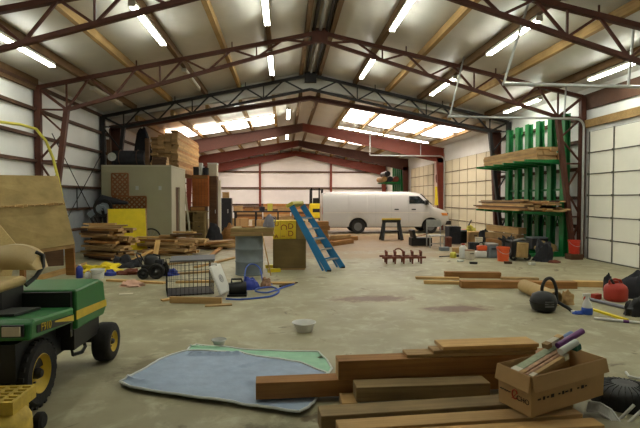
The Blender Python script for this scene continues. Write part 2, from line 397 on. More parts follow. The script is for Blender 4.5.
def track(label, y, xin, z, hang, x_post=None):
    t = thing('door_track_rail', label, 'door track', (XR - .2, y, 0))
    r = .25; arc = [V((XR - .2 - r + r * math.cos(a), y, z - r + r * math.sin(a))) for a in [R(q) for q in range(0, 91, 15)]]
    MB().tube([(XR - .2, y, .02)] + arc + [(xin, y, z + .02)], .035, 6).build('track', 'galv', t)
    for (hx, dx) in hang:
        MB().bar((hx, y, z + .02), (hx + dx, y, r1(hx) - .1 if y < YJ - .5 else r2(hx) - .1), .035, .035).build('hanger', 'galv', t)
track('grey overhead door track at the near jamb, hung in front of the fluorescent tubes', 9.4, 4.3, 3.98, ((4.32, .55), (6.9, .1)))
track('grey overhead door track running along the far jamb of the big white door', 13.5, 4.6, 4.02, ((4.65, .4), (8.0, .05)))
track('grey door track hanging beneath the red beam above the van', 25.75, 4.55, 4.0, ((4.56, 0), (7.3, 0)))

# ---------------- trusses (front hall)
def truss(label, y, m='steel', cols=True, deep=False, xl=XL, xr=XR):
    t = thing('roof_truss', label, 'roof truss', (XC, y, 0), group='steel roof trusses')
    top = lambda x: r1(x) - .27
    bot = (lambda x: 6.14 - .295 * abs(x - XC)) if not deep else (lambda x: r1(x) - .80)
    for sgn, xe in ((-1, xl + .12), (1, xr - .12)):
        xk = xe - sgn * .75
        MB().bar((XC, y, top(XC)), (xe, y, top(xe)), .12, .1).build('top_chord', m, t)
        MB().bar((XC, y, bot(XC)), (xk, y, bot(xk)), .1, .09).build('bottom_chord', m, t)
        MB().bar((xe, y, 0), (xe, y, top(xe)), .16, .13).build('outer_post', m, t)
        MB().bar((xe - sgn * .2, y, 0), (xk, y, bot(xk)), .14, .12, up=(1, 0, 0)).build('inner_leg', m, t)
        MB().bar((xk, y, bot(xk)), (xe, y, top(xe)), .07, .07).build('knee_brace', m, t)
        zs = [.5, 1.2, 2.0, 2.75, 3.5, bot(xk)]
        for i, z in enumerate(zs):
            tt = z / bot(xk); xi = lerp(xe - sgn * .2, xk, tt)
            if i % 2: MB().bar((xi, y, z), (xe, y, z), .045, .045).build('lacing_bar', m, t)
            if i:
                za = zs[i - 1]; xa = lerp(xe - sgn * .2, xk, za / bot(xk))
                p, q = ((xa, za), (xe, z)) if i % 2 else ((xe, za), (xi, z))
                MB().bar((p[0], y, p[1]), (q[0], y, q[1]), .045, .045).build('lacing_bar', m, t)
        n = 5; X = [lerp(XC + sgn * .25, xk, (i / n) ** .92) for i in range(n + 1)]
        for i in range(n):
            xm = (X[i] + X[i + 1]) / 2
            MB().bar((X[i], y, bot(X[i])), (xm, y, top(xm)), .05, .05).build('web_bar', m, t)
            MB().bar((xm, y, top(xm)), (X[i + 1], y, bot(X[i + 1])), .05, .05).build('web_bar', m, t)
            if not i % 2: MB().bar((X[i + 1], y, bot(X[i + 1])), (X[i + 1], y, top(X[i + 1])), .04, .04).build('web_bar', m, t)
            MB().bar((xm, y, top(xm)), (xm, y, r1(xm) - .06), .03, .03).build('purlin_clip', m, t) if i % 2 else None
    MB().bx((XC - .22, y - .08, top(XC) - .28), (XC + .22, y + .08, top(XC) + .1)).build('ridge_plate', m, t)
    return t
truss('dark steel roof truss nearest the viewer, cut by both upper corners', 9.1)
truss('red-brown steel truss across the middle of the front hall with laced legs', 13.7)
truss('near-black steel truss at the junction with the lower rear hall', 18.4, 'steeldark', deep=True)
# ---------------- solid rigid frames (rear hall)
def rigid(label, y, m, ml, d0=.42, d1=.82):
    t = thing('rigid_frame', label, 'steel frame', (XC, y, 0), group='solid tapered steel frames')
    for sgn, xe in ((-1, XL), (1, XR)):
        mm = ml if sgn < 0 else m
        top = lambda x: r2(x) - .22
        xk = xe - sgn * .15
        b = MB(); pr = [(XC, top(XC)), (xk, top(xk)), (xk, top(xk) - d1), (XC, top(XC) - d0)]
        b.prism([(x, y - .012, z) for x, z in pr], (0, .024, 0))
        b.bar((XC, y, top(XC) - .02), (xk, y, top(xk) - .02), .22, .03); b.bar((XC, y, top(XC) - d0 + .01), (xk - sgn * .5, y, lerp(top(XC) - d0, top(xk) - d1, (abs(xk - XC) - .5) / abs(xk - XC)) + .01), .22, .03)
        b.build('rafter', mm, t)
        c = MB(); zt = top(xk) - d1 + (.3 if d0 > .3 else .1)
        c.prism([(xe - sgn * .16, y - .012, 0), (xe - sgn * .32, y - .012, 0), (xe - sgn * .55, y - .012, zt), (xe - sgn * .16, y - .012, zt)], (0, .024, 0))
        c.bar((xe - sgn * .32, y, 0), (xe - sgn * .55, y, zt), .16, .03, up=(1, 0, 0)); c.bar((xe - sgn * .16, y, 0), (xe - sgn * .16, y, zt), .16, .03, up=(1, 0, 0))
        c.build('column', mm, t)
    return t
rigid('slim dark frame just behind the black truss, lower than it', 19.05, 'steel', 'steel', .17, .2)
rigid('big red-brown solid frame crossing above the van', 26.0, 'redbeam', 'steel')
rigid('third solid frame from the front in the rear hall, dark on its right half', 33.6, 'steel', 'redbeam')
rigid('rearmost solid red frame against the white end wall', 41.1, 'redbeam', 'redbeam')

# ---------------- fluorescent strip lights
def light(label, x, y0, y1, lit=True, rf=r1, drop=.22):
    z = rf(x) - drop - .02
    t = thing('ceiling_light', label, 'fluorescent light', (x, (y0 + y1) / 2, z), group='fluorescent strip lights')
    b = MB(); b.bx((x - .065, y0, z - .06), (x + .065, y1, z)); b.build('housing', 'fixture', t)
    for dx in (-.045, .045):
        MB().tube([(x + dx, y0 + .04, z - .085), (x + dx, y1 - .04, z - .085)], .019, 6).build('tube', 'tube' if lit else 'tubeoff', t, smooth=True)
    for y in (y0 + .02, y1 - .02): MB().bx((x - .07, y - .02, z - .11), (x + .07, y + .02, z - .055)).build('end_cap', 'fixture', t)
L1 = {-5.5: 'far left', -2.9: 'second from left', -.4: 'third from left', 2.7: 'third from right', 5.2: 'second from right', 7.9: 'far right'}
for x, s in L1.items():
    light(f'lit fluorescent tube fixture in the nearer row, {s}', x, 9.7, 12.2)
    light(f"{'lit' if x > -1 else 'unlit'} fluorescent fixture in the row before the black truss, {s}", x, 14.6, 17.05, x > -1)
if ADDED_ROW:  # extra row of fixtures out of view, added to light the foreground
    for x, s in L1.items(): light(f'added lit fluorescent fixture overhead, out of view before the nearest truss, {s}', x, 4.6, 7.1)
def lightx(label, x0, x1, y, drop):
    z0 = r2(x0) - drop; z1 = r2(x1) - drop; c = V(((x0 + x1) / 2, y, (z0 + z1) / 2))
    t = thing('ceiling_light', label, 'fluorescent light', c, group='fluorescent strip lights')
    MB().bar((x0, y, z0), (x1, y, z1), .13, .06).build('housing', 'fixture', t)
    for dy in (-.045, .045): MB().tube([(x0, y + dy, z0 - .055), (x1, y + dy, z1 - .055)], .019, 6).build('tube', 'tube', t, smooth=True)
lightx('lit fluorescent strip running up the left slope below the skylights', -3.0, -.42, 21.9, .24)
lightx('lit fluorescent strip down the right slope above the red beam, nearer the ridge', 2.75, 4.95, 24.4, .3)
lightx('lit fluorescent strip down the right slope above the red beam, nearer the wall', 5.1, 7.3, 24.4, .3)
light('lit fluorescent fixture just beyond the black truss near the ridge', .2, 20.6, 23.2, rf=r2)
light('small lit fluorescent fixture far back near the ridge', .2, 28.5, 31, rf=r2)
# ---------------- translucent roof strips
wn = 1
def sky(x0, x1, y0, y1, m='sky'):
    global wn
    b = MB(); n = 6
    b.slab([[V((lerp(x0, x1, i / n), y, r2(lerp(x0, x1, i / n)) - .085 - .03 * math.sin(math.pi * i / n))) for i in range(n + 1)] for y in (y0, y1)], .012)
    struct(b.build(f'window_{wn}', m, smooth=True)); wn += 1
XS = [XL] + PUR + [XR]
for a, c in zip(XS[:-1], XS[1:]):
    if a >= 2.5 and c < 8.7:
        sky(a + .08, c - .08, 20.4, 21.7); sky(a + .08, c - .08, 22.2, 23.7); sky(a + .08, c - .08, 29.6, 31.4); sky(a + .1, c - .1, 36.5, 38.5, 'skyback')
    if c <= -.3 and a > -5.6:
        sky(a + .08, c - .08, 22.9, 23.5); sky(a + .08, c - .08, 24.1, 25.3); sky(a + .08, c - .08, 30.2, 31.4); sky(a + .1, c - .1, 36.5, 38.5, 'skyback')
# ---------------- ridge pipes
for dx, s, col in ((-.16, 'left', 'steeldark'), (.02, 'middle', 'galv'), (.2, 'right', 'steeldark')):
    b = MB().tube([(XC + dx, YN + .1, 6.42), (XC + dx, 18.2, 6.42)], .05, 8)
    tag(b.build('hanging_pipe', col, smooth=True), f'{s} one of three pipes running along the underside of the ridge', 'pipe', 'pipes along the ridge')
# wall rods and the hose
xw = XL + .2
for a, c, lab in (((14.2, 3.55), (18.0, .4), 'thin cross brace rod on the left wall, sloping down away from the viewer'), ((18.0, 3.3), (14.2, .4), 'thin cross brace rod on the left wall, rising away from the viewer')):
    tag(MB().tube([(xw + (.05 if a[0] < 15 else 0), a[0], a[1]), (xw + (.05 if a[0] < 15 else 0), c[0], c[1])], .014, 5).build('hanging_brace_rod', 'steeldark'), lab, 'brace rod')
pts = [PY(px, py, yy) for px, py, yy in ((-20, 121, 11.1), (0, 122, 11.6), (20, 124.5, 12.2), (36, 129, 12.75), (46, 141, 13.1), (53, 158, 13.3), (58, 178, 13.4), (62, 196, 13.4))]
tag(MB().tube(pts, .035, 8).build('hanging_hose', 'yhose', smooth=True), 'yellow-green air hose looped along the left wall and hanging by the truss leg', 'hose')
# ------------------------------------------------------------------ front mower
MG = (-2.55, 4.6, 0)
mw = thing('riding_mower', 'green and yellow front-deck riding mower and tan seat at the left edge', 'riding mower', MG)
def XZ(x, y, z): return V((x, y, z))
xo, xi = -2.0, -3.1
b = MB(); b.prism([(xi, 4.72, .5), (xi, 4.70, .875), (xi, 5.28, .88), (xi, 5.4, .84), (xi, 5.47, .55), (xi, 5.4, .48)], (xo - xi, 0, 0))
hood = b.build('hood', 'jd', mw, bevel=.02)
MB().bx((xi + .04, 4.655, .45), (xo - .03, 4.70, .86)).build('engine_bay', 'black', hood)
MB().prism([(xo + .004, 4.69, .60), (xo + .004, 4.69, .68), (xo + .004, 5.435, .635), (xo + .004, 5.45, .565)], (.006, 0, 0)).build('side_stripe', 'jdy', hood)
b = MB()
for k in range(5): b.bar((xo + .002, 4.74 + k * .03, .612 - k * .002), (xo + .002, 5.40, .585), .012, .004, up=(1, 0, 0))
b = MB().bx((xi + .1, 4.75, .30), (xo - .04, 5.36, .5)); b.build('engine_grille', 'black', mw)
# foot platform with the decal
pf = [(4.66, .585), (4.66, .725), (4.2, .765), (3.96, .79), (3.90, .76), (3.88, .64)]
b = MB(); b.prism([(xi, y, z) for y, z in pf], (xo - xi, 0, 0))
plat = b.build('foot_platform', 'jd', mw, bevel=.02)
b = MB().prism([(xo + .003, 4.64, .60), (xo + .003, 4.64, .665), (xo + .003, 3.98, .735), (xo + .003, 3.98, .675)], (.003, 0, 0)); b.build('decal_strip', 'black', plat)
b = MB().prism([(xo + .007, 4.63, .605), (xo + .007, 4.63, .66), (xo + .007, 4.27, .695), (xo + .007, 4.27, .685)], (.003, 0, 0)); b.build('decal_stripe', 'jdy', plat)
text('F910', .088, .002, 'jdy', 'decal_lettering', plat, basis((xo + .009, 4.12, .693), (0, 1, -.105), (0, 0, 1)))
MB().box((-2.42, 4.28, .775), (.42, .42, .02), Euler((R(-5), 0, 0))).build('floor_mat', 'black', plat)
b = MB().bx((-2.20, 3.862, .675), (-2.04, 3.885, .765)); b.build('headlight_bezel', 'black', plat)
b = MB().bx((-2.185, 3.848, .685), (-2.055, 3.868, .755)); b.build('headlight', 'paper', plat)
MB().bx((-2.95, 3.98, .28), (-2.16, 5.1, .585)).build('chassis', 'black', mw)
# seat
st = MB(); g = []
for i in range(13):
    t = i / 12; x = lerp(-2.95, -2.34, t); ro = []
    for j in range(9):
        s = j / 8; a = math.sin(math.pi * t) ** .35
        ro.append(V((x, 4.74 + .16 * s + .05 * (2 * t - 1) ** 2 * -1 - .045 * math.sin(math.pi * s), 1.06 + .22 * s * a)))
    g.append(ro)
st.grid(g); st.grid([[p + V((0, .07, 0)) for p in r] for r in g])
for r in (g[0], g[-1]): st.grid([r, [p + V((0, .07, 0)) for p in r]])
st.grid([[r[0] for r in g], [r[0] + V((0, .07, 0)) for r in g]]); st.grid([[r[-1] for r in g], [r[-1] + V((0, .07, 0)) for r in g]])
bk = st.build('backrest', 'seat', mw, smooth=True, bevel=.015)
MB().bx((-2.9, 4.28, .92), (-2.44, 4.74, 1.01)).build('seat_cushion', 'seat', mw, bevel=.035, smooth=True)
MB().bx((-2.85, 4.32, .72), (-2.45, 4.7, .95)).build('seat_base', 'black', mw, bevel=.02)
MB().tube([(-2.42, 4.66, .93), (-2.38, 4.76, .99), (-2.35, 4.84, 1.08), (-2.36, 4.86, 1.18), (-2.42, 4.85, 1.21)], .02, 8).build('seat_bracket', 'black', mw, smooth=True)
for o_ in [o for o in mw.children if o.name != 'x']: o_.location = (.085, -.08, .03)
# wheels (axis along x)
def wheel(parent, c, r, wd, rim, mt='rubber', mr='jdy', lug=0, nm='wheel', hubm='black'):
    ax = Matrix.Translation(c) @ Matrix.Rotation(R(90), 4, 'Y')
    b = MB(); h = wd / 2
    b.lathe([(rim, -h * .8), (rim * 1.05, -h * .95), (r * .86, -h), (r * .96, -h * .85), (r, -h * .5), (r, h * .5), (r * .96, h * .85), (r * .86, h), (rim * 1.05, h * .95), (rim, h * .8)], ax, 36, close=True)
    if lug:
        for i in range(lug):
            for q in (-.75, -.38, 0, .38, .75):
                a = 2 * math.pi * (i + (.5 if abs(q) > .3 and abs(q) < .5 else 0)) / lug
                m = ax @ Matrix.Rotation(a, 4, 'Z'); p = m @ V((r * (1.0 if abs(q) < .6 else .975), 0, q * h))
                b.box(p, (.022, r * .13, h * .28), m.to_3x3())
    t = b.build(nm, mt, parent, smooth=True)
    b = MB(); b.lathe([(rim * 1.04, -h * .7), (rim * .95, -h * .4), (rim * .9, h * .2), (rim * .96, h * .5), (rim * 1.07, h * .93), (rim * 1.02, h * .96), (rim * .9, h * .62), (rim * .55, h * .4), (rim * .45, h * .5), (rim * .2, h * .5)], ax, 28)
    b.build('rim', mr, t, smooth=True)
    b = MB(); b.lathe([(rim * .3, h * .3), (rim * .3, h * .75), (rim * .2, h * .95), (0, h * .97)], ax, 14)
    for i in range(5):
        m = ax @ Matrix.Rotation(2 * math.pi * i / 5, 4, 'Z'); b.box(m @ V((rim * .5, 0, h * .48)), (.014, .014, .03), m.to_3x3())
    b.build('hub', hubm, t)
    return t
wheel(mw, (-2.16, 4.2, .285), .285, .29, .155, lug=22)
wheel(mw, (-2.93, 4.2, .285), .285, .29, .155, lug=22)
wheel(mw, (-1.92, 5.38, .205), .205, .18, .105, lug=0)
wheel(mw, (-2.95, 5.35, .19), .19, .17, .1, lug=0)
b = MB(); b.bar((-2.9, 5.35, .26), (-2.02, 5.35, .24), .06, .06); b.bar((-2.02, 5.35, .19), (-2.0, 5.35, .4), .05, .05); b.build('rear_axle', 'black', mw)
b = MB(); b.tube([(-2.15, 5.28, .33), (-2.05, 5.16, .22), (-2.02, 5.0, .21), (-2.06, 4.88, .22)], .018, 6); b.tube([(-2.05, 5.3, .36), (-2.02, 5.1, .33), (-2.06, 4.85, .32)], .014, 6); b.tube([(-2.06, 4.88, .22), (-2.06, 4.85, .32)], .014, 6); b.build('steering_rod', 'black', mw)
# deck
dk = MB(); dk.bx((-3.4, 2.75, .12), (-1.86, 3.62, .27)); dk = dk.build('mower_deck', 'deck', mw, bevel=.03)
b = MB().lathe([(.0, .345), (.12, .335), (.2, .30), (.235, .24), (.24, .14)], Matrix.Translation((-1.98, 3.42, 0)), 24); b.build('deck_dome', 'deck', dk, smooth=True)
b = MB(); z0 = .40; X0, X1, Y0, Y1 = -2.5, -1.80, 3.33, 3.62
for k in range(9):
    x = lerp(X0, X1, k / 8); b.bx((x - .012, Y0, z0 - .012), (x + .012, Y1, z0))
for k in range(6):
    y = lerp(Y0, Y1, k / 5); b.bx((X0, y - .011, z0 - .012), (X1, y + .011, z0))
b.bx((X0, Y0 - .012, z0 - .085), (X1 + .01, Y0 + .004, z0 - .002)); b.bx((X1 - .002, Y0 - .012, z0 - .085), (X1 + .012, Y1, z0 - .002))
b.build('step_plate', 'deck', mw)
b = MB(); b.bx((-1.9, 3.4, .2), (-1.81, 3.56, .33)); b.bx((-2.15, 3.5, .25), (-2.05, 3.6, .4)); b.build('deck_bracket', 'deck', mw)
MB().lathe([(.0, -.035), (.05, -.035), (.066, -.02), (.066, .02), (.05, .035), (0, .035)], Matrix.Translation((-1.845, 3.78, .067)) @ Matrix.Rotation(R(90), 4, 'Y'), 18).build('caster_wheel', 'rubber', mw, smooth=True)
MB().bar((-1.9, 3.78, .07), (-1.9, 3.6, .2), .03, .03).build('caster_arm', 'deck', mw)

# ------------------------------------------------------------------ tarps
def coons(c0, c1, d0, d1, nu, nv, zf):
    def samp(pl, t):
        L = [0]; 
        for a, c in zip(pl[:-1], pl[1:]): L.append(L[-1] + (c - a).length)
        s = t * L[-1]
        for i in range(len(pl) - 1):
            if s <= L[i + 1] + 1e-9: return pl[i].lerp(pl[i + 1], (s - L[i]) / max(1e-9, L[i + 1] - L[i]))
        return pl[-1]
    g = []
    for j in range(nv + 1):
        v = j / nv; r = []
        for i in range(nu + 1):
            u = i / nu
            p = samp(c0, u) * (1 - v) + samp(c1, u) * v + samp(d0, v) * (1 - u) + samp(d1, v) * u - (c0[0] * (1 - u) * (1 - v) + c0[-1] * u * (1 - v) + c1[0] * (1 - u) * v + c1[-1] * u * v)
            r.append(V((p.x, p.y, zf(p.x, p.y, u, v))))
        g.append(r)
    return g
def fl(*pts): return [PZ(x, y) for x, y in pts]
def wr(x, y, a=1):
    n = noise.noise(V((x * 3.1 + y, y * 2.2 - x, 0))); m = noise.noise(V((x * 8, y * 8, 3)))
    return max(0, .006 + a * (.010 * n + .004 * m))
def tarp(label, c0, c1, d0, d1, zoff, m, folds, nm='tarpaulin'):
    def zf(x, y, u, v):
        z = wr(x, y) + zoff
        f_ = max(0, min(1, (x + .42) / .12)) * max(0, min(1, (4.55 - y) / .08)) * max(0, min(1, (y - 4.0) / .08))
        for (ua, va, ub, vb, w, h) in folds:
            dx, dy = ub - ua, vb - va; t = max(0, min(1, ((u - ua) * dx + (v - va) * dy) / (dx * dx + dy * dy)))
            d = math.hypot(u - ua - t * dx, v - va - t * dy); z += h * math.exp(-(d / w) ** 2)
        return z * (1 - f_) + .012 * f_
    g = coons(c0, c1, d0, d1, 60, 40, zf)
    root = MB().slab(g, .004).build(nm, m, smooth=True); tag(root, label, 'tarp')
    e = [g[0][j] for j in range(61)] + [g[i][60] for i in range(1, 41)] + [g[40][j] for j in range(59, -1, -1)] + [g[i][0] for i in range(39, 0, -1)]
    MB().tube([p + V((0, 0, .003)) for p in e], .012, 5, closed=True).build('hem', 'hem', root, smooth=True)
    return root
tarp('blue tarpaulin spread flat on the concrete under the end of a timber', fl((120, 386), (130, 391), (160, 396.5), (200, 402), (250, 409), (290, 416), (299, 417)), fl((188, 354), (214, 354.5), (240, 357), (270, 362), (300, 366), (327, 377)),
     fl((120, 386), (140, 376), (158, 364), (170, 359), (188, 354)), fl((299, 417), (309, 412), (316, 400), (327, 377)), .034, 'tarp', [(.0, .1, .13, .12, .02, .022), (.1, .85, .35, .98, .02, .035), (.5, .7, .55, .95, .015, .02)])
tarp('pale green tarpaulin showing beyond the blue one', fl((186, 353), (215, 361), (262, 368), (290, 371), (326, 378)), fl((196, 345), (214, 347), (250, 350.5), (290, 352), (319, 352.5)),
     fl((186, 353), (189, 348), (196, 345)), fl((326, 378), (332, 369), (326, 359), (319, 352.5)), .0, 'tarpg', [(.55, .45, .62, .5, .03, .03), (.0, .7, .2, .9, .03, .02)])

# ------------------------------------------------------------------ foreground timbers
def beam(label, xa, ya, xb, yb, w, z, h, m, cat='timber', nm='timber', grp='timbers in the foreground'):
    "front edge from (xa,ya) to (xb,yb); w deep, h high, underside at z"
    a = V((xa, ya - .12, 0)); c = V((xb, yb - .12, 0)); d = (c - a); L = d.length; d.normalize(); n = V((-d.y, d.x, 0))
    mid = (a + c) / 2 + n * w / 2
    return plank(label, (mid.x, mid.y, z), L, w, h, math.atan2(d.y, d.x), m, grp, nm, cat, bevel=.006)
fx = lambda px, y: (px - 284) * y / FPX
beam('dark brown square timber whose end rests on the blue tarpaulin', fx(256, 4.25), 4.25, 2.1, 4.33, .17, .03, .145, 'brown')
beam('large red-brown timber stacked on top behind, its end above the tarpaulin edge', fx(337, 4.26), 4.26, 2.45, 4.33, .17, .177, .165, 'brown')
beam('weathered grey-topped timber in the middle of the foreground stack', fx(355, 4.04), 4.04, 1.73, 4.06, .18, .075, .12, 'grey')
plank('short pale wooden block under the grey-topped timber', (fx(348, 4.08), 4.02, .0), .13, .22, .072, R(0), 'pine', 'timbers in the foreground', 'wooden_block', 'block')
plank('thick block propping the far end of the grey-topped timber', (1.5, 4.02, .0), .16, .18, .072, R(0), 'tan', 'timbers in the foreground', 'wooden_block', 'block')
beam('grey-tan timber lying in front of the weathered one, running under the cardboard box', fx(320, 3.66), 3.66, 2.3, 3.80, .19, .0, .14, 'grey')
beam('tan plank with dark saw marks beneath the front of the cardboard box', fx(338, 3.48), 3.48, 2.25, 3.60, .165, .0, .12, 'tan')
beam('frontmost light plank along the bottom of the photo', fx(336, 3.33), 3.33, 2.3, 3.42, .13, .0, .115, 'pine')
zt = .3425
beam('short board lying across the big timber, lowest and leftmost of three', fx(406, 4.30), 4.30, 2.26, 4.32, .16, zt, .03, 'tan')
beam('middle one of three short boards stacked on the big timber', fx(433, 4.29), 4.29, 2.28, 4.33, .15, zt + .032, .03, 'tan')
beam('top pale board of three on the big timber, wide and knotty', fx(443, 4.27), 4.28, fx(544, 4.3), 4.32, .22, zt + .064, .035, 'pine')

# ------------------------------------------------------------------ cardboard box
zb = .142
bxr = R(38)
BO = V((1.82, 3.585, zb)); 
box = thing('cardboard_box', 'open cardboard box filled with books and paper rolls, standing on the timbers', 'box', BO, 0)
A = BO                                                   # front lower corner
P0 = PZ(531, 418, zb); Pl = PZ(499, 401, zb); Pr = PZ(603, 395, zb); Pb = Pl + Pr - P0
H = .305; out = .012
def up(p, k=1.0):
    c = (P0 + Pb) / 2; d = (p - c); d.z = 0
    return p + V((0, 0, H * k)) + d.normalized() * out * k
sides = [('front_panel', P0, Pr), ('end_panel', Pl, P0), ('back_panel', Pb, Pl), ('far_end_panel', Pr, Pb)]
for nm, a, c in sides:
    n = (c - a).cross(V((0, 0, 1))).normalized()
    s = MB().prism([a, c, up(c), up(a)], n * -.005).build(nm, ['card'], box)
MB().prism([P0, Pr, Pb, Pl], (0, 0, .005)).build('bottom_panel', 'cardin', box)
def flap(a, c, k, sp, nm):
    n = (c - a).cross(V((0, 0, 1))).normalized(); d = (c - a).normalized()
    ua, uc = up(a) + n * .006, up(c) + n * .006
    la, lc = ua + n * sp - V((0, 0, k)) - d * .004, uc + n * sp - V((0, 0, k)) + d * .004
    MB().prism([ua, uc, lc, la], n * .004).build(nm, 'card', box)
flap(P0, Pr, .105, .025, 'folded_flap'); flap(Pl, P0, .115, .02, 'folded_flap')
# printing on the end panel and the long panel
nE = (P0 - Pl).cross(V((0, 0, 1))).normalized(); dE = (P0 - Pl).normalized()
def onpanel(a, c, t, k): return (a.lerp(c, t)).lerp(up(a).lerp(up(c), t), k)
pE = onpanel(Pl, P0, .78, .34) + nE * .006
text('CHO', .055, .001, 'ink', 'printed_lettering', box, basis(pE, dE, up(P0) - P0))
b = MB()
for k, t in enumerate((.10, .17, .24, .31, .38)):
    p = onpanel(Pl, P0, t, .40) + nE * .006; b.box(p, (.012, .003, .02 + .012 * (k % 2)), basis(p, dE, V((0, 0, 1))).to_3x3() @ Matrix.Rotation(R(0), 3, 'X'))
b.v = [v for v in b.v]; b.build('worn_lettering', 'ink', box)
c_ = onpanel(Pl, P0, .54, .40) + nE * .007; m_ = basis(c_, dE, V((0, 0, 1)))
b = MB(); b.tube([m_ @ V((.026 * math.cos(a), .034 * math.sin(a), 0)) for a in [R(q) for q in range(20, 340, 20)]], .005, 5); b.bar(m_ @ V((-.03, -.04, 0)), m_ @ V((.02, .012, 0)), .006, .004); b.build('red_emblem', 'inkred', box)
nF = (Pr - P0).cross(V((0, 0, 1))).normalized(); dF = (Pr - P0).normalized()
b = MB()
for k, t in enumerate((.1, .16, .21, .27, .36, .41, .46, .52, .62, .68, .73)):
    p = onpanel(P0, Pr, t, .40) + nF * .003; b.box(p, (.022 + .012 * (k % 3 == 0), .012 + .014 * (k % 2), .002), basis(p, dF, V((0, 0, 1))).to_3x3())
b.build('worn_lettering', 'ink', box)
# contents
def roll(label, cat, p0, p1, w, h, m, cap=None, round_=False, nm='book'):
    d = (p1 - p0); c = (p0 + p1) / 2
    t = thing(nm, label, cat, p0, group='books and rolls in the cardboard box')
    b = MB()
    if round_: b.tube([p0, p1], w / 2, 14); o = b.build('roll', m, t, smooth=True)
    else:
        b.bar(p0, p1, w, h); o = b.build('cover', m, t, bevel=.004)
    if cap:
        b = MB(); e = d.normalized() * .05
        if round_: b.tube([p0 - d.normalized() * .002, p0 + e], w / 2 + .002, 14)
        else: b.bar(p0 - d.normalized() * .002, p0 + e, w + .004, h + .004)
        b.build('end_band', cap, t)
        b = MB()
        if round_: b.tube([p1 - e, p1 + d.normalized() * .002], w / 2 + .002, 14)
        else: b.bar(p1 - e, p1 + d.normalized() * .002, w + .004, h + .004)
        b.build('end_band', cap, t)
    return t
e1 = (Pr - P0).normalized(); e2 = (Pl - P0).normalized(); e3 = V((0, 0, 1)); ta = R(14)
dr = e1 * math.cos(ta) + e3 * math.sin(ta); nr = e3 * math.cos(ta) - e1 * math.sin(ta)
def item(label, cat, b_, n_, a0, a1, w, h, m, cap=None, rd=False, nm='paper_box'):
    o = P0 + e2 * b_ + e3 * .262 + nr * n_
    roll(label, cat, o + dr * a0, o + dr * a1, w, h, m, cap, rd, nm)
item('cream slim box lying on the sage green one in the cardboard box', 'box', .185, .066, .40, .60, .05, .035, 'paper', 'tan')
item('sage green slim box with cream ends, leaning out of the cardboard box', 'box', .185, 0, .03, .56, .072, .048, 'sage', 'paper')
item('patterned slim box beside the sage green one in the cardboard box', 'box', .127, 0, .03, .54, .038, .04, 'floral', 'tan')
item('floral paper roll in the middle of the cardboard box', 'paper roll', .085, 0, .04, .46, .038, .038, 'floral', None, True, 'paper_roll')
item('tan striped slim box near the front side of the cardboard box', 'box', .043, 0, .05, .47, .034, .036, 'tan', 'paper')
item('purple foil roll sticking up highest out of the cardboard box', 'paper roll', .125, .055, .48, .80, .05, .05, 'magenta', None, True, 'paper_roll')
item('blue paper roll sticking out at the back of the cardboard box', 'paper roll', .185, .03, .58, .74, .064, .064, 'lblue', None, True, 'paper_roll')
item('pale blue-white rolled paper at the right in the cardboard box', 'paper roll', .055, .05, .42, .62, .054, .054, 'hem', None, True, 'paper_roll')
item('dark teal book at the far right of the cardboard box', 'book', .07, .012, .58, .64, .08, .045, 'teal')
# ------------------------------------------------------------------ right corner
c = PZ(636, 418); c = V((c.x + .12, 3.93, 0))
t = thing('black_pan', 'round black ribbed pan lying in the lower right corner', 'pan', c)
MB().lathe([(.0, .16), (.1, .165), (.18, .15), (.235, .11), (.262, .05), (.265, .0)], Matrix.Translation(c), 32).build('shell', 'black', t, smooth=True)
b = MB()
for i in range(26):
    a = 2 * math.pi * i / 26; d = V((math.cos(a), math.sin(a), 0)); b.tube([c + d * .1 + V((0, 0, .166)), c + d * .18 + V((0, 0, .151)), c + d * .236 + V((0, 0, .11)), c + d * .264 + V((0, 0, .05))], .004, 4)
b.build('rib', 'rubber', t)
q0 = V((1.88 + .25, 3.53, .135)); 
t = thing('plastic_rack', 'white slotted plastic rack strip curving off the plank ends in the lower right corner', 'plastic rack', PZ(600, 415))
g = []; pts = [PY(589, 402, 3.80), PY(600, 403.5, 3.74), PY(611, 410, 3.68), PY(619, 421, 3.6), PY(622, 434, 3.5)]
b = MB(); lo = [p + V((-.055, -.06, -.045)) for p in pts]
b.tube(pts, .012, 6); b.tube(lo, .010, 6)
for i in range(len(pts) - 1):
    for k in range(5):
        p = pts[i].lerp(pts[i + 1], k / 5); q = lo[i].lerp(lo[i + 1], k / 5); b.bar(p, q, .014, .008)
b.build('slotted_strip', 'white', t)
for k, (a, c2) in enumerate((((611, 428, 3.62), (634, 405, 3.66)), ((618, 432, 3.55), (641, 411, 3.62)), ((629, 436, 3.5), (655, 415, 3.58)))):
    MB().tube([PY(*a), PY(*c2)], .012, 8).build('rod', 'white', t, smooth=True)
t = tag(MB().tube([PZ(626, 374) + V((0, 0, .02)), PZ(629, 377.5) + V((0, 0, .012)), PZ(637, 379.5) + V((0, 0, .012)), PZ(652, 379) + V((0, 0, .012))], .012, 8).build('plastic_hook', 'white', smooth=True), 'thin white curved plastic piece on the floor above the black pan', 'plastic piece')
# bowls
def bowl(label, px, py, r, h, m):
    c = PZ(px, py)
    t = MB().lathe([(r * .55, 0), (r * .62, .0), (r * .9, h * .75), (r, h), (r * 1.06, h), (r * 1.06, h - .006), (r * .95, h - .01), (r * .85, h * .72), (r * .56, .008), (0, .008)], Matrix.Translation(c), 32).build('bowl', m, smooth=True)
    return tag(t, label, 'bowl')
bowl('small white plastic bowl standing on the floor beyond the tarpaulins', 304, 331, .15, .12, 'white')
bowl('clear shallow plastic bowl at the far edge of the green tarpaulin', 219, 345.5, .085, .075, 'clear')
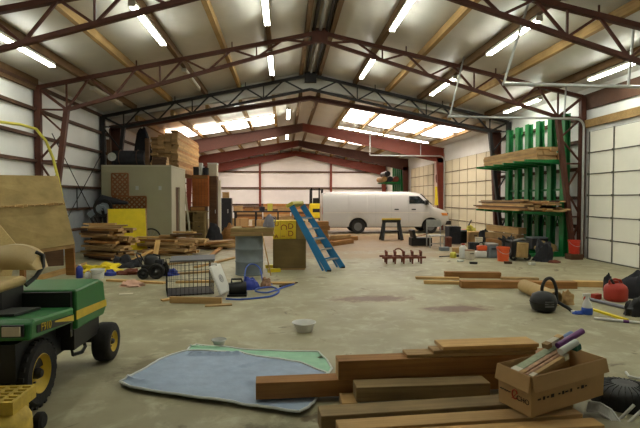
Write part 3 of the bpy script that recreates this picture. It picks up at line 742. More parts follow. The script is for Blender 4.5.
# ------------------------------------------------------------------ left side
def board(label, p, q, w, t, m, group=None, name='wooden_board', cat='board', up=(0, 0, 1)):
    "a board whose centre line runs from p to q, w across, t thick along up"
    p = V(p); q = V(q); L = (q - p).length; d, s, u = frame(q - p, V(up))
    b = MB(); b.bx((-L / 2, -w / 2, -t / 2), (L / 2, w / 2, t / 2))
    o = b.build(name, m, bevel=.004); o.location = (p + q) / 2; o.rotation_euler = Matrix((d, -s, u)).transposed().to_euler()
    return tag(o, label, cat, group)
# tilted plywood platform
TR, BR = PY(58, 176, 11.4), PY(75, 244, 11.0); TLp, BLp = PY(-45, 174, 10.3), PY(-45, 262, 9.9)
pl = thing('plywood_platform', 'big sheet of plywood platform tipped up on edge beside the left wall, behind the mower', 'plywood panel', PZ(70, 275))
nrm = (TLp - TR).cross(BR - TR).normalized(); 
if nrm.y < 0: nrm = -nrm
k = .41; ML, MR = TLp.lerp(BLp, k), TR.lerp(BR, k); e = .012
MB().prism([TLp, TR, MR + (TR - MR) * .02, ML + (TLp - ML) * .02], nrm * .03).build('upper_sheet', 'ply', pl)
MB().prism([ML, MR, BR, BLp], nrm * .03).build('lower_sheet', 'ply', pl)
b = MB(); n = 17
for i in range(n):
    p = ML.lerp(MR, (i + .5) / n) - nrm * .02; b.box(p + V((0, 0, -.01)), (.10 + .05 * math.sin(i * 2.3), .04, .035 + .02 * math.sin(i * 5.1)), Euler((0, R(8 * math.sin(i * 3)), 0)))
b.bar(ML - nrm * .012, MR - nrm * .012 + (MR - ML) * .0, .02, .02); b.build('torn_edge_strip', 'tan', pl)
f0 = PZ(71, 275); MB().bar(f0, BR + V((-.16, .1, -.02)), .2, .05, up=(0, 1, 0)).build('leg', 'brown', pl)
f1 = PZ(28, 280); f1.y = 10.6; MB().bar(f1, f1 + V((0, 0, .75)), .09, .09).build('leg', 'brown', pl)
MB().bar(BLp + nrm * .05, BR + nrm * .05, .05, .12).build('bottom_rail', 'tan', pl)
board('light board slanting on the floor under the tipped plywood', PZ(36, 281) + V((0, 0, .035)), PZ(86, 268) + V((0, 0, .075)), .05, .14, 'pine')
board('dark sheet of plywood standing under the tipped platform', PZ(30, 268) + V((0, .1, .3)), PZ(62, 266) + V((0, .1, .3)), .03, .6, 'dkwood')
g = [PY(-12, 200, 7.9), PY(17, 246, 7.7), PY(12, 268, 7.6), PY(-12, 268, 7.6)]; 
b = MB().prism([PY(-30, 190, 7.95), PY(17, 246, 7.7), PY(9, 284, 7.6), PZ(-30, 326)], V((0, .025, 0))); tag(b.build('chipboard_offcut', 'board'), 'chipboard offcut with a slanted edge behind the mower seat', 'board')

def stack(label, grp, c, rz, layers, per, L, W, mats, jit=4, dx=.12, gap=.004, drop=.12, Ts=(.035, .05), step=None, z0=0):
    z = z0; n = 0
    for i in range(layers):
        T = rng.uniform(*Ts); a = rz + R(rng.uniform(-jit, jit)); oy = rng.uniform(-.05, .05)
        for j in range(per):
            if rng.random() < drop and i < layers - 1: continue
            l = L * rng.uniform(.8, 1.05); u = rng.uniform(-dx, dx); v = (j - (per - 1) / 2) * (W + .012) + oy
            p = V(c) + V((math.cos(a) * u - math.sin(a) * v, math.sin(a) * u + math.cos(a) * v, 0))
            plank(label, (p.x, p.y, z), l, W * rng.uniform(.8, 1), T, a, rng.choice(mats), grp); n += 1
        z += T + gap + (rng.uniform(0, .03) if step else 0)
    return z
c1 = PZ(104, 261); c1.y += .35
zt1 = stack('rough brown board in the square lumber stack by the yellow sheet', 'boards in the square lumber stack', c1, R(-32), 14, 4, 1.35, .16, ['dkwood', 'brown', 'tan', 'brown', 'tan', 'pine'], 9, .2, .006, .28, (.05, .07), z0=.0)
for i, (px0, px1, dz, m) in enumerate(((82, 122, .03, 'tan'), (90, 127, .08, 'tan'), (84, 116, .13, 'pine'))):
    y = c1.y - .1 + .1 * i; a = PY(px0, 228, y); q = PY(px1, 224, y); a.z = q.z = zt1 + .018 + .042 * i
    board(['grey tan board on top of the square lumber stack, lowest of three', 'wide tan board on top of the square lumber stack, middle of three', 'pale topmost board of the square lumber stack'][i], a, q, .17, .04, m)
# yellow sheet
ys = [PY(108, 209, 16.15), PY(145, 208.5, 16.1), PY(147, 250, 15.8), PY(109, 250, 15.85)]
yl = thing('yellow_sheet', 'bright yellow plastic sheet standing upright behind the lumber', 'panel', PY(128, 250, 15.8))
MB().prism(ys, V((0, .03, 0))).build('sheet', 'yellow', yl)
b = MB(); b.bar(ys[1] + V((.02, .015, 0)), ys[2] + V((.02, .015, 0)), .03, .05); b.bar(ys[0] + V((-.02, .015, 0)), ys[3] + V((-.02, .015, 0)), .03, .05); b.build('wooden_edge', 'tan', yl)
for px in (112, 143): 
    a = PY(px, 250, 15.84); MB().bar((a.x, a.y + .05, 0), (a.x, a.y + .05, a.z + .02), .07, .05).build('foot_post', 'tan', yl)
# loose heap
c2 = PZ(168, 256); c2.y += .5
zt2 = stack('board in the loose lumber heap between the yellow sheet and the desk', 'boards in the loose lumber heap', c2, R(-16), 6, 5, 1.7, .17, ['brown', 'tan', 'tan', 'brown', 'pine'], 24, .3, .012, .12, (.05, .08))
c3 = PZ(146, 254); c3.y += .45
for i, (a, q, m, lab) in enumerate((
    ((130, 239, 14.9), (170, 229, 14.6), 'pine', 'light board crossing the top of the loose heap, beside the yellow sheet'),
    ((152, 240, 14.6), (186, 234, 14.3), 'tan', 'wide tan board on top of the loose heap'),
    ((160, 247, 14.0), (196, 236, 14.3), 'dkwood', 'dark thick beam slanting over the loose heap'),
    ((168, 233, 14.8), (188, 239, 14.2), 'pine', 'short pale board poking out at the far end of the loose heap'))):
    p0 = PY(*a); p1 = PY(*q); p0.y = c2.y + (p0.y - 14.5) * .5; p1.y = c2.y + (p1.y - 14.5) * .5; p0.z = p1.z = zt2 + .022 + i * .053; board(lab, p0, p1, .17, .05, m)
board('pale board propped upright against the loose heap', PZ(154, 263) + V((0, 0, .0)), PY(158, 240, 13.6), .13, .035, 'pine', up=(0, 1, 0))
board('long pale board leaning low against the front of the loose heap', PZ(127, 265) + V((0, 0, .05)), PY(152, 250, 13.5), .14, .04, 'pine')
for i, (px0, py0, px1, py1, m, lab) in enumerate((
    (108, 281, 165, 284, 'pine', 'long pale plank on the floor beside the pink cloth'), (158, 266, 196, 262, 'tan', 'tan board on the floor right of the small engine'),
    (176, 283, 226, 282, 'pine', 'pale plank on the floor seen through the wire crate'), (170, 275, 214, 272, 'tan', 'tan plank lying behind the wire crate'),
    (196, 268, 236, 258, 'pine', 'long light board slanting away behind the wire crate'), 
    (206, 262, 231, 241, 'brown', 'brown board angled towards the drum'))):
    p, q = PZ(px0, py0), PZ(px1, py1); z = .067 if i == 5 else .022; p.z = q.z = z; board(lab, p, q, .13, .04, m)
c4 = PZ(216, 250); c4.y += .4
stack('splintered board in the low heap between the desk and the drum', 'boards in the low heap by the drum', c4, R(12), 5, 4, 1.3, .17, ['tan', 'brown', 'pine', 'dkwood'], 28, .35, .012, .2, (.04, .06))
c5 = PZ(194, 247); c5.y += .15
stack('broken board in the wide low heap below the desk', 'boards in the low heap below the desk', c5, R(-14), 4, 4, 1.4, .17, ['tan', 'pine', 'pine', 'brown'], 25, .3, .012, .2, (.05, .07))
# scraps around the heap
for i in range(14):
    px = 180 + (i % 7) * 7.5 + rng.uniform(-1, 1); py = 242 + (i // 7) * 6 + rng.uniform(-1, 1); p = PZ(px, py); a = rng.uniform(-.7, .7); l = rng.uniform(.25, .6)
    plank('short wood offcut strewn on the floor in front of the desk', (p.x, p.y, .002), l, rng.uniform(.06, .13), .022, a * .3, rng.choice(['pine', 'tan', 'brown', 'pine']), 'wood offcuts by the desk', 'wood_offcut', 'offcut')
# small engine with wheels
EW = PZ(153, 278.5)
en = thing('garden_engine', 'small black wheeled engine standing in front of the loose lumber heap', 'engine', EW)
for nm, dx, dy, r in (('wheel', .1, -.1, .17), ('wheel', -.18, -.1, .12), ('wheel', .1, .32, .17)):
    c = EW + V((dx, dy, r)); ax = Matrix.Translation(c) @ Matrix.Rotation(R(90), 4, 'X')
    w_ = MB().lathe([(r * .55, -.04), (r * .9, -.045), (r, -.02), (r, .02), (r * .9, .045), (r * .55, .04)], ax, 22, close=True).build(nm, 'rubber', en, smooth=True)
    MB().lathe([(r * .57, -.03), (r * .4, -.01), (r * .15, .03), (0, .03)], ax, 16).build('rim', 'hub', w_, smooth=True)
MB().bx(EW + V((-.25, -.03, .13)), EW + V((.15, .28, .3))).build('deck', 'black', en, bevel=.03)
MB().lathe([(.0, .52), (.1, .5), (.15, .44), (.16, .3), (.13, .28)], Matrix.Translation(EW + V((-.06, .12, 0))), 18).build('motor_cover', 'black', en, smooth=True)
b = MB(); b.bx(EW + V((.05, .0, .3)), EW + V((.2, .2, .4))); b.tube([EW + V((.12, .1, .4)), EW + V((.12, .1, .48)), EW + V((-.02, .1, .52))], .02, 6); b.build('air_filter', 'dkcloth', en)
MB().tube([EW + V((-.2, .0, .25)), EW + V((-.34, .0, .5)), EW + V((-.36, .1, .55)), EW + V((-.34, .25, .5)), EW + V((-.2, .25, .25))], .016, 6).build('handle', 'steeldark', en)
# clutter near the plywood
def lump(label, cat, nm, px, py, r, h, m, sx=1, seed=0, amp=.35, g=None, z=0, at=None):
    c = V(at) if at else PZ(px, py); c.y += r * .6; b = MB(); n, k = 20, 8; vs = []
    rows = []
    for i in range(k + 1):
        a = math.pi / 2 * i / k; row = []
        for j in range(n):
            t = 2 * math.pi * j / n; d = V((math.cos(t) * math.cos(a), math.sin(t) * math.cos(a), math.sin(a)))
            q = 1 + amp * noise.noise(d * 2.3 + V((seed * 7.3, seed, 0)))
            row.append(V((c.x + d.x * r * sx * q, c.y + d.y * r * .75 * q, z + d.z * h * q)))
        rows.append(row + [row[0]])
    b.grid(rows)
    return tag(b.build(nm, m, smooth=True), label, cat, g)
lump('crumpled yellow plastic bag on the floor in front of the square lumber stack', 'bag', 'plastic_bag', 98, 273, .36, .17, 'yellow', 1.1, 3, .8)
def bottle(label, nm, cat, px, py, r, h, m, cap, capm='white', g=None):
    c = PZ(px, py); t = thing(nm, label, cat, c, group=g)
    MB().lathe([(r * .9, 0), (r, .01), (r, h * .7), (r * .8, h * .8), (r * .4, h * .88), (r * .4, h * .93)], Matrix.Translation(c), 16).build('body', m, t, smooth=True)
    MB().lathe([(r * .46, h * .92), (r * .46, h), (0, h)], Matrix.Translation(c), 12).build('cap', capm, t)
    return t
bottle('blue spray can standing at the near end of the yellow bag', 'spray_can', 'can', 79.5, 278, .07, .3, 'bluetool', 0)
def tub(label, nm, px, py, r, h, m, hm='steel', full=None, cat='bucket', g=None):
    c = PZ(px, py); t = thing(nm, label, cat, c, group=g); s = r / .15
    MB().lathe([(r * .86, 0), (r * .98, h * .86), (r * 1.06, h * .87), (r * 1.06, h), (r * .98, h), (r * .95, h * .9), (r * .83, .02), (0, .02)], Matrix.Translation(c), 24).build('body', m, t, smooth=True)
    MB().tube([c + V((r * 1.07 * math.cos(a), -r * .25 - r * .9 * math.sin(a), h * .9 - h * .35 * math.sin(a))) for a in [R(q) for q in range(0, 181, 20)]], .006 * s, 5).build('handle', hm, t)
    return t
tub('white tub standing beside the blue spray can', 'plastic_tub', 98, 278, .14, .2, 'white', 'galv', cat='tub')
bottle('white bottle lying low between the spray can and the white tub', 'plastic_bottle', 'bottle', 88, 278, .06, .16, 'white', 0, 'red')
lump('small dark blue bundle right of the white tub', 'bundle', 'cloth_bundle', 109, 276, .13, .13, 'bluetool', 1, 5)
lump('blackish heap of netting on the floor at the foot of the yellow sheet', 'netting', 'netting_heap', 126, 268, .28, .26, 'dkcloth', 1.2, 9, .9)
lump('low reddish-brown bundle in front of the black netting', 'bundle', 'cloth_bundle', 128, 275, .22, .1, 'rust', 1.5, 12, .7)
lump('crumpled pale pink cloth on the floor at the end of a long plank', 'cloth', 'crumpled_cloth', 130, 287, .2, .1, 'pink', 1.2, 4, .6)
tag(MB().box(PZ(126, 294) + V((0, 0, .004)), (.24, .13, .004), Euler((0, 0, .2))).build('paper_scrap', 'paper'), 'white paper scrap flat on the concrete', 'paper')
lump('dark blue plastic bundle between the small engine and the wire crate', 'bundle', 'cloth_bundle', 169, 276, .14, .14, 'bluetool', 1.3, 15, .6)

# ------------------------------------------------------------------ wire crate
CR = PZ(167.5, 297); CR2 = PZ(214, 294); 
h = .60; d, s_, u_ = frame(CR2 - CR); L = (CR2 - CR).length; n_ = V((-d.y, d.x, 0)); dep = .75
cr = thing('wire_crate', 'black wire dog crate with a flat grey tray on top', 'wire crate', CR)
def wires(a, vec, name):
    vec = V(vec); b = MB(); nx = max(3, round(vec.length / .075))
    for i in range(nx + 1): b.bar(a + vec * i / nx, a + vec * i / nx + V((0, 0, h)), .005, .005, up=(0, 1, 0))
    for j in range(5): b.bar(a + V((0, 0, h * j / 4)), a + vec + V((0, 0, h * j / 4)), .006, .006)
    return b.build(name, 'black', cr)
wires(CR, d * L, 'front_grid'); wires(CR + n_ * dep, d * L, 'back_grid'); wires(CR, n_ * dep, 'side_grid'); wires(CR + d * L, n_ * dep, 'side_grid')
MB().prism([CR + V((0, 0, .012)), CR + d * L + V((0, 0, .012)), CR + d * L + n_ * dep + V((0, 0, .012)), CR + n_ * dep + V((0, 0, .012))], (0, 0, .01)).build('floor_tray', 'steeldark', cr)
top = [CR + d * .04 + V((0, 0, h + .01)), CR + d * (L + .02) + V((0, 0, h + .01)), CR + d * (L + .12) + n_ * dep + V((0, 0, h + .01)), CR + d * .1 + n_ * dep + V((0, 0, h + .01))]
MB().prism(top, (0, 0, .03)).build('top_tray', 'traytop', cr, bevel=.008)
# white lid leaning on the crate
A0, A1 = PY(219, 301, 8.35), PY(229, 296.5, 8.75); B0, B1 = PY(206, 267, 8.45), PY(220, 264, 8.8)
A0.z = max(A0.z, .09); A1.z = A0.z
ld = thing('plastic_case', 'white plastic lid with a round emblem, leaning against the wire crate', 'lid', (A0 + A1) / 2)
up_ = ((B0 + B1) / 2 - (A0 + A1) / 2); nn = (A1 - A0).cross(up_).normalized()
MB().prism([A0, A1, A1 + up_, A0 + up_], nn * .05).build('panel', 'white', ld, bevel=.025)
cc = (A0 + A1) / 2 + up_ * .5 + nn * .052
mz = basis(cc, (A1 - A0), up_); MB().lathe([(.075, 0), (.075, .006), (.06, .006), (.06, .002), (.03, .002), (.03, .007), (0, .007)], mz if mz.to_3x3().col[2].dot(nn) > 0 else mz @ Matrix.Rotation(R(180), 4, 'X'), 20).build('round_emblem', 'galv', ld)
MB().box((A0 + A1) / 2 + up_ * 1.02 + nn * .025, (.1, .05, .05)).build('latch', 'white', ld)
p, q = PZ(170, 303), PZ(222, 304); board('thick plank on edge along the front of the wire crate', p + V((0, .0, .055)), q + V((0, 0, .055)), .05, .105, 'tan')
p, q = PZ(160, 302.5), PZ(174, 301); board('short plank end on the floor at the near corner of the wire crate', p + V((0, .1, .015)), q + V((-.05, .1, .015)), .1, .03, 'pine')
p, q = PZ(205, 306.5), PZ(232, 305); board('thin tan board flat on the floor under the leaning white lid', p + V((0, 0, .012)), q + V((0, 0, .012)), .12, .02, 'tan')

# ------------------------------------------------------------------ drum workbench
DC = PZ(248.5, 276); DC.y += .28; dr_ = .315
dm = thing('steel_drum', 'grey steel drum carrying a thick plywood top', 'drum', DC)
prof = [(dr_ * .97, 0), (dr_ * 1.02, .01), (dr_ * 1.02, .03), (dr_, .035), (dr_, .285), (dr_ * 1.025, .295), (dr_ * 1.025, .315), (dr_, .325), (dr_, .575), (dr_ * 1.025, .585), (dr_ * 1.025, .605), (dr_, .615), (dr_, .86), (dr_ * 1.02, .87), (dr_ * 1.02, .90), (dr_ * .97, .90), (dr_ * .96, .885), (0, .885)]
MB().lathe(prof, Matrix.Translation(DC), 40).build('shell', 'drum', dm, smooth=True)
MB().lathe([(.03, .885), (.03, .898), (0, .898)], Matrix.Translation(DC + V((.17, 0, 0))), 12).build('bung', 'galv', dm)
yb = DC.y
x0 = PY(230.5, 230, yb - .3).x; x1 = PY(274, 230, yb - .3).x
tp = thing('bench_top', 'thick stack of plywood lying across the grey drum', 'bench top', ((x0 + x1) / 2, yb, .902))
for k in range(4): MB().bx((x0 + .01 * (k % 2), yb - .36 + .008 * (k % 3), .902 + k * .045), (x1 - .012 * (k % 3), yb + .34, .902 + k * .045 + .043)).build('sheet', 'ply' if k != 1 else 'tan', tp)
tz = 1.083
for i, (px, r, h_, m, lab) in enumerate(((268, .10, .27, 'cloth', 'grey-purple cloth bundle on the plywood bench top, nearer the drum'), (277, .0, .3, 'cloth', ''))):
    if r:
        c = PY(px, 222, yb); lump(lab, 'bundle', 'cloth_bundle', 268, 270, .12, .26, 'cloth', 1, 20, .3, z=tz); bpy.context.scene.collection.objects[-1].location = V((c.x - PZ(268, 270).x + .02, yb - .06 - PZ(268, 270).y, 0))
jc = V((x1 - .1, yb - .1, tz)); jg = thing('grey_jug', 'grey jug standing at the end of the plywood bench top by the yellow box', 'jug', jc)
MB().lathe([(.08, 0), (.09, .02), (.09, .2), (.05, .26), (.035, .27), (.035, .3), (0, .3)], Matrix.Translation(jc), 16).build('body', 'cloth', jg, smooth=True)
MB().tube([jc + V((.085, 0, .1)), jc + V((.13, 0, .13)), jc + V((.12, 0, .22)), jc + V((.06, 0, .25))], .012, 6).build('handle', 'cloth', jg)
plank('short tan offcut lying on the plywood bench top', (x0 + .38, yb - .15, tz), .3, .07, .03, .1, 'brown', name='wood_offcut', cat='offcut')
q_ = PY(271, 270, yb - .42); q_.z = .022
board('thin pale stick leaning from the bench top down to the floor', q_, PY(262, 233, yb - .42), .04, .02, 'pine', name='wooden_stick', cat='stick')

# plywood crate with the yellow box
KY = PZ(288, 270).y; kx0, kx1 = PY(273, 255, KY).x, PY(306, 255, KY).x
kz = PY(280, 240, KY).z
kt = thing('plywood_crate', 'brown plywood crate on the floor under the yellow boxes', 'crate', ((kx0 + kx1) / 2, KY + .3, 0))
MB().bx((kx0, KY, .04), (kx1, KY + .02, kz)).build('front_panel', 'plydk', kt)
MB().bx((kx0, KY + .02, .04), (kx0 + .02, KY + .7, kz)).build('side_panel', 'plydk', kt); MB().bx((kx1 - .02, KY + .02, .04), (kx1, KY + .7, kz)).build('side_panel', 'plydk', kt)
MB().bx((kx0, KY, kz), (kx1, KY + .7, kz + .02)).build('top_panel', 'plydk', kt); MB().bx((kx0 + .02, KY + .02, .0), (kx1 - .02, KY + .68, .04)).build('skid', 'tan', kt)
zz = kz + .021; yx1 = PY(296, 230, KY).x; yh = PY(290, 220.5, KY).z - zz
yt = thing('yellow_box', 'bright yellow box with red block letters on the plywood crate', 'box', ((kx0 + yx1) / 2, KY + .2, zz))
MB().bx((kx0 + .0, KY + .01, zz), (yx1, KY + .35, zz + yh)).build('carton', 'yellowbox', yt, bevel=.006)
Wd = yx1 - kx0; fc = lambda u, v: V((kx0 + Wd * u, KY + .006, zz + yh * v))
def letter(s, u, v, size, rot=0, nm='red_letter'): text(s, size, .002, 'darkred', nm, yt, basis(fc(u, v), (1, 0, 0), (0, 0, 1)) @ Matrix.Rotation(rot, 4, 'Z'))
letter('U', .16, .8, .15); letter('A', .15, .14, .13); letter('C', .46, .64, .21, R(-90)); letter('I', .46, .16, .13, R(90)); letter('D', .77, .68, .19); letter('D', .77, .28, .19); letter('I', .78, .93, .09, R(90)); letter('I', .78, .05, .09, R(90))
MB().bx((kx0 + Wd * .315, KY + .004, zz), (kx0 + Wd * .33, KY + .009, zz + yh)).build('carton_edge', 'deck', yt); MB().bx((kx0 + Wd * .60, KY + .004, zz), (kx0 + Wd * .615, KY + .009, zz + yh)).build('carton_edge', 'deck', yt)
tt = thing('plywood_box', 'small tan plywood box on the crate, between the yellow box and the ladder', 'box', ((yx1 + kx1) / 2, KY + .2, zz))
MB().bx((yx1 + .01, KY + .03, zz), (kx1 - .02, KY + .4, zz + yh * .93)).build('carton', 'ply', tt); MB().bx((yx1 + .005, KY + .025, zz + yh * .93), (kx1 - .015, KY + .405, zz + yh * .97)).build('lid', 'ply', tt)
for i, (px, py, l) in enumerate(((270, 268, .22), (274, 272, .3))):
    tag(MB().box(PZ(px, py) + V((0, 0, .04)), (l, .1, .08), Euler((0, 0, .3))).build('level_block', 'yellow'), ['yellow plastic block on the floor at the foot of the stick', 'yellow plastic strip along the bottom of the plywood crate'][i], 'block')

# ------------------------------------------------------------------ stepladder
lt = thing('stepladder', 'blue fiberglass stepladder with a yellow-green top cap, leaning to the left', 'stepladder', PZ(336, 270))
a0, a1 = PZ(329, 271.5), PZ(343, 268); b0, b1 = PY(291.5, 208, a0.y), PY(302.5, 207.5, a1.y)
b1.z = b0.z = 1.56
for p, q in ((a0, b0), (a1, b1)): MB().bar(p, q, .035, .14, up=(1, 0, .3)).build('front_rail', 'blue', lt)
for k in range(1, 6):
    t = k / 6.2; p = a0.lerp(b0, t); q = a1.lerp(b1, t)
    MB().bar(p + V((0, .02, 0)), q - V((0, .02, 0)), .10, .03, up=(0, 0, 1)).build('step', 'galv', lt)
for dxx, p, q in ((.0, a0, b0), (.0, a1, b1)):
    o = V((-.14, .0, 0)); MB().bar(p + o + V((0, .03, .02)), q + V((-.02, .03, -.03)), .025, .05, up=(1, 0, .3)).build('rear_rail', 'blue', lt)
for k in (1, 3, 5):
    t = k / 6.2; o = V((-.13 * (1 - t), .03, .02)); MB().bar(a0.lerp(b0, t) + o, a1.lerp(b1, t) + o, .03, .03).build('rear_brace', 'blue', lt)
m0 = (b0 + b1) / 2; ud = (b0 - a0).normalized()
MB().bar(b0 + V((-.03, -.04, 0)) + ud * .04, b1 + V((-.03, .04, 0)) + ud * .04, .2, .08, up=ud).build('top_cap', 'yhose', lt, bevel=.015)
for p in (a0, a1): MB().box(p + V((.0, 0, .02)), (.1, .05, .04)).build('rubber_foot', 'black', lt)

# ------------------------------------------------------------------ blue tools and hoses on the floor
BG = PZ(247, 296)
lump('blue nylon tool bag lying on the floor in front of the drum', 'bag', 'tool_bag', 249, 290, .16, .22, 'bluetool', 1.1, 31, .35)
tk = PZ(234, 297)
cp = thing('air_tool', 'black compressor tool lying between the white lid and the blue bag', 'tool', tk)
MB().tube([tk + V((-.1, .1, .13)), tk + V((.2, .15, .13))], [.11, .12], 16).build('body', 'black', cp, smooth=True); MB().tube([tk + V((-.05, .1, .23)), tk + V((-.05, .1, .3)), tk + V((.12, .12, .3)), tk + V((.14, .13, .24))], .018, 6).build('handle', 'black', cp)
MB().bx(tk + V((-.12, .0, .0)), tk + V((.22, .25, .04))).build('base', 'black', cp)
def coil(label, pts, r=.016, m='hose', nm='air_hose', cat='hose'): return tag(MB().tube([PZ(x, y) + V((0, 0, z)) for x, y, z in pts], r, 6).build(nm, m, smooth=True), label, cat)
def smooth(pts, n=5):
    out = []
    for i in range(len(pts) - 1):
        p0 = pts[max(i - 1, 0)]; p1 = pts[i]; p2 = pts[i + 1]; p3 = pts[min(i + 2, len(pts) - 1)]
        for k in range(n):
            t = k / n; out.append(tuple(.5 * (2 * p1[j] + (p2[j] - p0[j]) * t + (2 * p0[j] - 5 * p1[j] + 4 * p2[j] - p3[j]) * t * t + (3 * p1[j] - p0[j] - 3 * p2[j] + p3[j]) * t ** 3) for j in range(len(p1))))
    return out + [pts[-1]]
coil('blue air hose looped on the floor around the tool bag', smooth([(226, 300, .02), (240, 300.5, .02), (258, 299, .02), (272, 297, .02), (279, 292, .02), (272, 288, .02), (258, 290, .03), (256, 294, .05), (268, 294, .03), (284, 288, .02), (294, 285, .02)]))
coil('thin blue hose arching up behind the tool bag', smooth([(244, 288, .05), (246, 283, .3), (252, 281, .36), (260, 283, .3), (264, 288, .05), (272, 285, .02)]), .013)
lump('reddish rag beside the blue tool bag, below the plywood crate', 'rag', 'cloth_bundle', 266, 288, .14, .2, 'floral', .8, 37, .4)
p, q = PZ(268, 284), PZ(295, 284); board('light board on the floor below the plywood crate', p + V((0, 0, .02)), q + V((0, 0, .02)), .16, .035, 'pine')
p, q = PZ(280, 287), PZ(297, 283); board('dark strip of wood beside the hose end', p + V((0, 0, .015)), q + V((0, 0, .015)), .05, .025, 'dkwood')
# ------------------------------------------------------------------ office shed at the left
sy = 17.6; sx0 = PY(101.5, 190, sy).x; sx1 = PY(171, 190, sy).x; sh = PY(140, 166.5, sy).z; ye = 20.1
sd = thing('storage_shed', 'grey-green painted storage room built into the left side of the hall', 'shed', (sx1 - 1, sy + .5, 0))
MB().bx((sx0, sy, 0), (sx1, sy + .1, sh)).build('front_panel', 'shed', sd)
dy0, dy1 = 18.35, 19.05
b = MB(); b.bx((sx1 - .1, sy + .1, 0), (sx1, dy0, sh)); b.bx((sx1 - .1, dy1, 0), (sx1, ye, sh)); b.bx((sx1 - .1, dy0, 2.15), (sx1, dy1, sh)); b.build('side_panel', 'shedside', sd)
MB().bx((sx1 - .09, dy0, 0), (sx1 - .05, dy1, 2.15)).build('dark_doorway', 'dkwood', sd)  # dark panel standing in for the shade inside the open doorway
b = MB(); b.bx((sx0, sy, sh), (sx1 + .02, sy + .62, sh + .05)); b.bx((-5.6, sy + .62, sh), (sx1 + .02, ye, sh + .05)); b.build('top_deck', 'shedside', sd)
b = MB(); b.bx((sx1 - .005, sy - .012, 0), (sx1 + .02, sy + .06, sh)); b.build('corner_trim', 'shedside', sd)
for px in (137, 160): MB().bx(PY(px, 188, sy - .02) - V((.05, 0, .07)), PY(px, 188, sy) + V((.05, 0, .07))).build('outlet_box', 'galv', sd)
def lattice(label, px0, py0, px1, py1, y):
    a = PY(px0, py1, y); c = PY(px1, py0, y); W = c.x - a.x; Hh = c.z - a.z
    t = thing('hanging_lattice', label, 'lattice panel', ((a.x + c.x) / 2, y, a.z))
    b = MB(); st = .17; n = int((W + Hh) / st)
    for i in range(1, n):
        s = i * st
        x0, z0 = (s, 0) if s < W else (W, s - W); x1, z1 = (0, s) if s < Hh else (s - Hh, Hh)
        b.bar((a.x + x0, y, a.z + z0), (a.x + x1, y, a.z + z1), .055, .01, up=(0, 1, 0)); b.bar((c.x - x0, y - .011, a.z + z0), (c.x - x1, y - .011, a.z + z1), .055, .01, up=(0, 1, 0))
    b.build('slat', 'lattice', t)
    b = MB(); 
    for p, q in (((a.x, a.z), (c.x, a.z)), ((a.x, c.z), (c.x, c.z)), ((a.x, a.z), (a.x, c.z)), ((c.x, a.z), (c.x, c.z))): b.bar((p[0], y - .005, p[1]), (q[0], y - .005, q[1]), .05, .03, up=(0, 1, 0))
    b.build('border', 'lattice', t)
lattice('tall brown lattice panel on the front of the painted storage room', 112, 173.5, 128, 196, sy - .03)
lattice('wide brown lattice panel low on the storage room, above the yellow sheet', 113, 196.5, 146, 215, sy - .05)
# on top of the shed
zt_ = sh + .052
t = thing('rolled_tarpaulin', 'big dark roll lying on top of the storage room by the wall', 'rolled cover', (-5.6, sy + .28, zt_))
rr = .26
b = MB().tube([(-6.05, sy + .35, zt_ + rr + .012), (-5.4, sy + .35, zt_ + rr + .012), (-4.95, sy + .35, zt_ + rr + .012)], [rr, rr * 1.02, rr], 18); b.build('roll', 'dkcloth', t, smooth=True)
for x in (-5.8, -5.2): MB().tube([(x, sy + .35 + (rr + .01) * math.cos(a), zt_ + rr + .026 + (rr + .01) * math.sin(a)) for a in [R(q) for q in range(0, 360, 20)]], .015, 5, closed=True).build('strap', 'brownseam', t)
for x, hh, lab in ((-6.15, .9, 'tall dark post-like bundle standing on the storage room roof, nearest the wall'), (-4.82, .95, 'brown timber post standing on the storage room roof beside the dark roll')):
    tag(MB().bx((x - .07, sy + .1, zt_), (x + .07, sy + .24, zt_ + hh)).build('wooden_post', 'dkwood', bevel=.005), lab, 'post')
t = thing('work_lamp', 'small round work lamp on the storage room roof at the wall end', 'lamp', (-6.0, sy + .06, zt_))
MB().lathe([(0, 0), (.1, .02), (.15, .12), (.14, .12), (0, .09)], Matrix.Translation((-5.98, sy - .03, zt_ + .28)) @ Matrix.Rotation(R(90), 4, 'X') @ Matrix.Translation((0, 0, -.1)), 18).build('shade', 'galv', t, smooth=True); MB().bar((-5.98, sy + .02, zt_), (-5.98, sy + .02, zt_ + .28), .03, .03).build('stand', 'steeldark', t)
for k in range(3):
    plank(['dark crate lid lying on the storage room roof, lowest of three', 'dark crate lid lying on the storage room roof, middle of three', 'dark crate lid lying on the storage room roof, topmost of three'][k], (-4.4, sy + .3, zt_ + k * .1), .5, .4, .095, R(4 * k - 4), 'dkwood', name='crate_lid', cat='lid board')
# lumber on the loft behind
lf = thing('lumber_loft', 'timber loft platform behind the storage room carrying long lumber', 'platform', (-5, 22.5, 0))
MB().bx((-6.15, 20.15, 2.75), (-4.05, 25.2, 2.9)).build('platform', 'brown', lf)
for x in (-5.6, -4.15):
    for y in (20.3, 25.0): MB().bx((x - .08, y - .08, 0), (x + .08, y + .08, 2.75)).build('post', 'brown', lf)
lump('big dark heap added to darken the loft between the long lumber and the left wall', 'heap', 'dark_filler_heap', 0, 0, .48, 1.75, 'dkcloth', .8, 121, .25, z=2.9, at=(-5.88, 20.6, 0))  # dark filler, added so the lit wall above the shed reads dark
z = 2.902
for k in range(17):
    for j in range(4):
        if k > 12 and j < k - 13: continue
        plank('long tan board in the high stack on the loft behind the storage room', (-5.2 + j * .27 + rng.uniform(-.006, .006), 22.6 + rng.uniform(-.15, .15), z), 4.9 + rng.uniform(-.1, .1), .25, .09, R(90), rng.choice(['pine', 'tan', 'tan', 'brown']), 'boards stacked on the loft', bevel=0)
    z += .0925
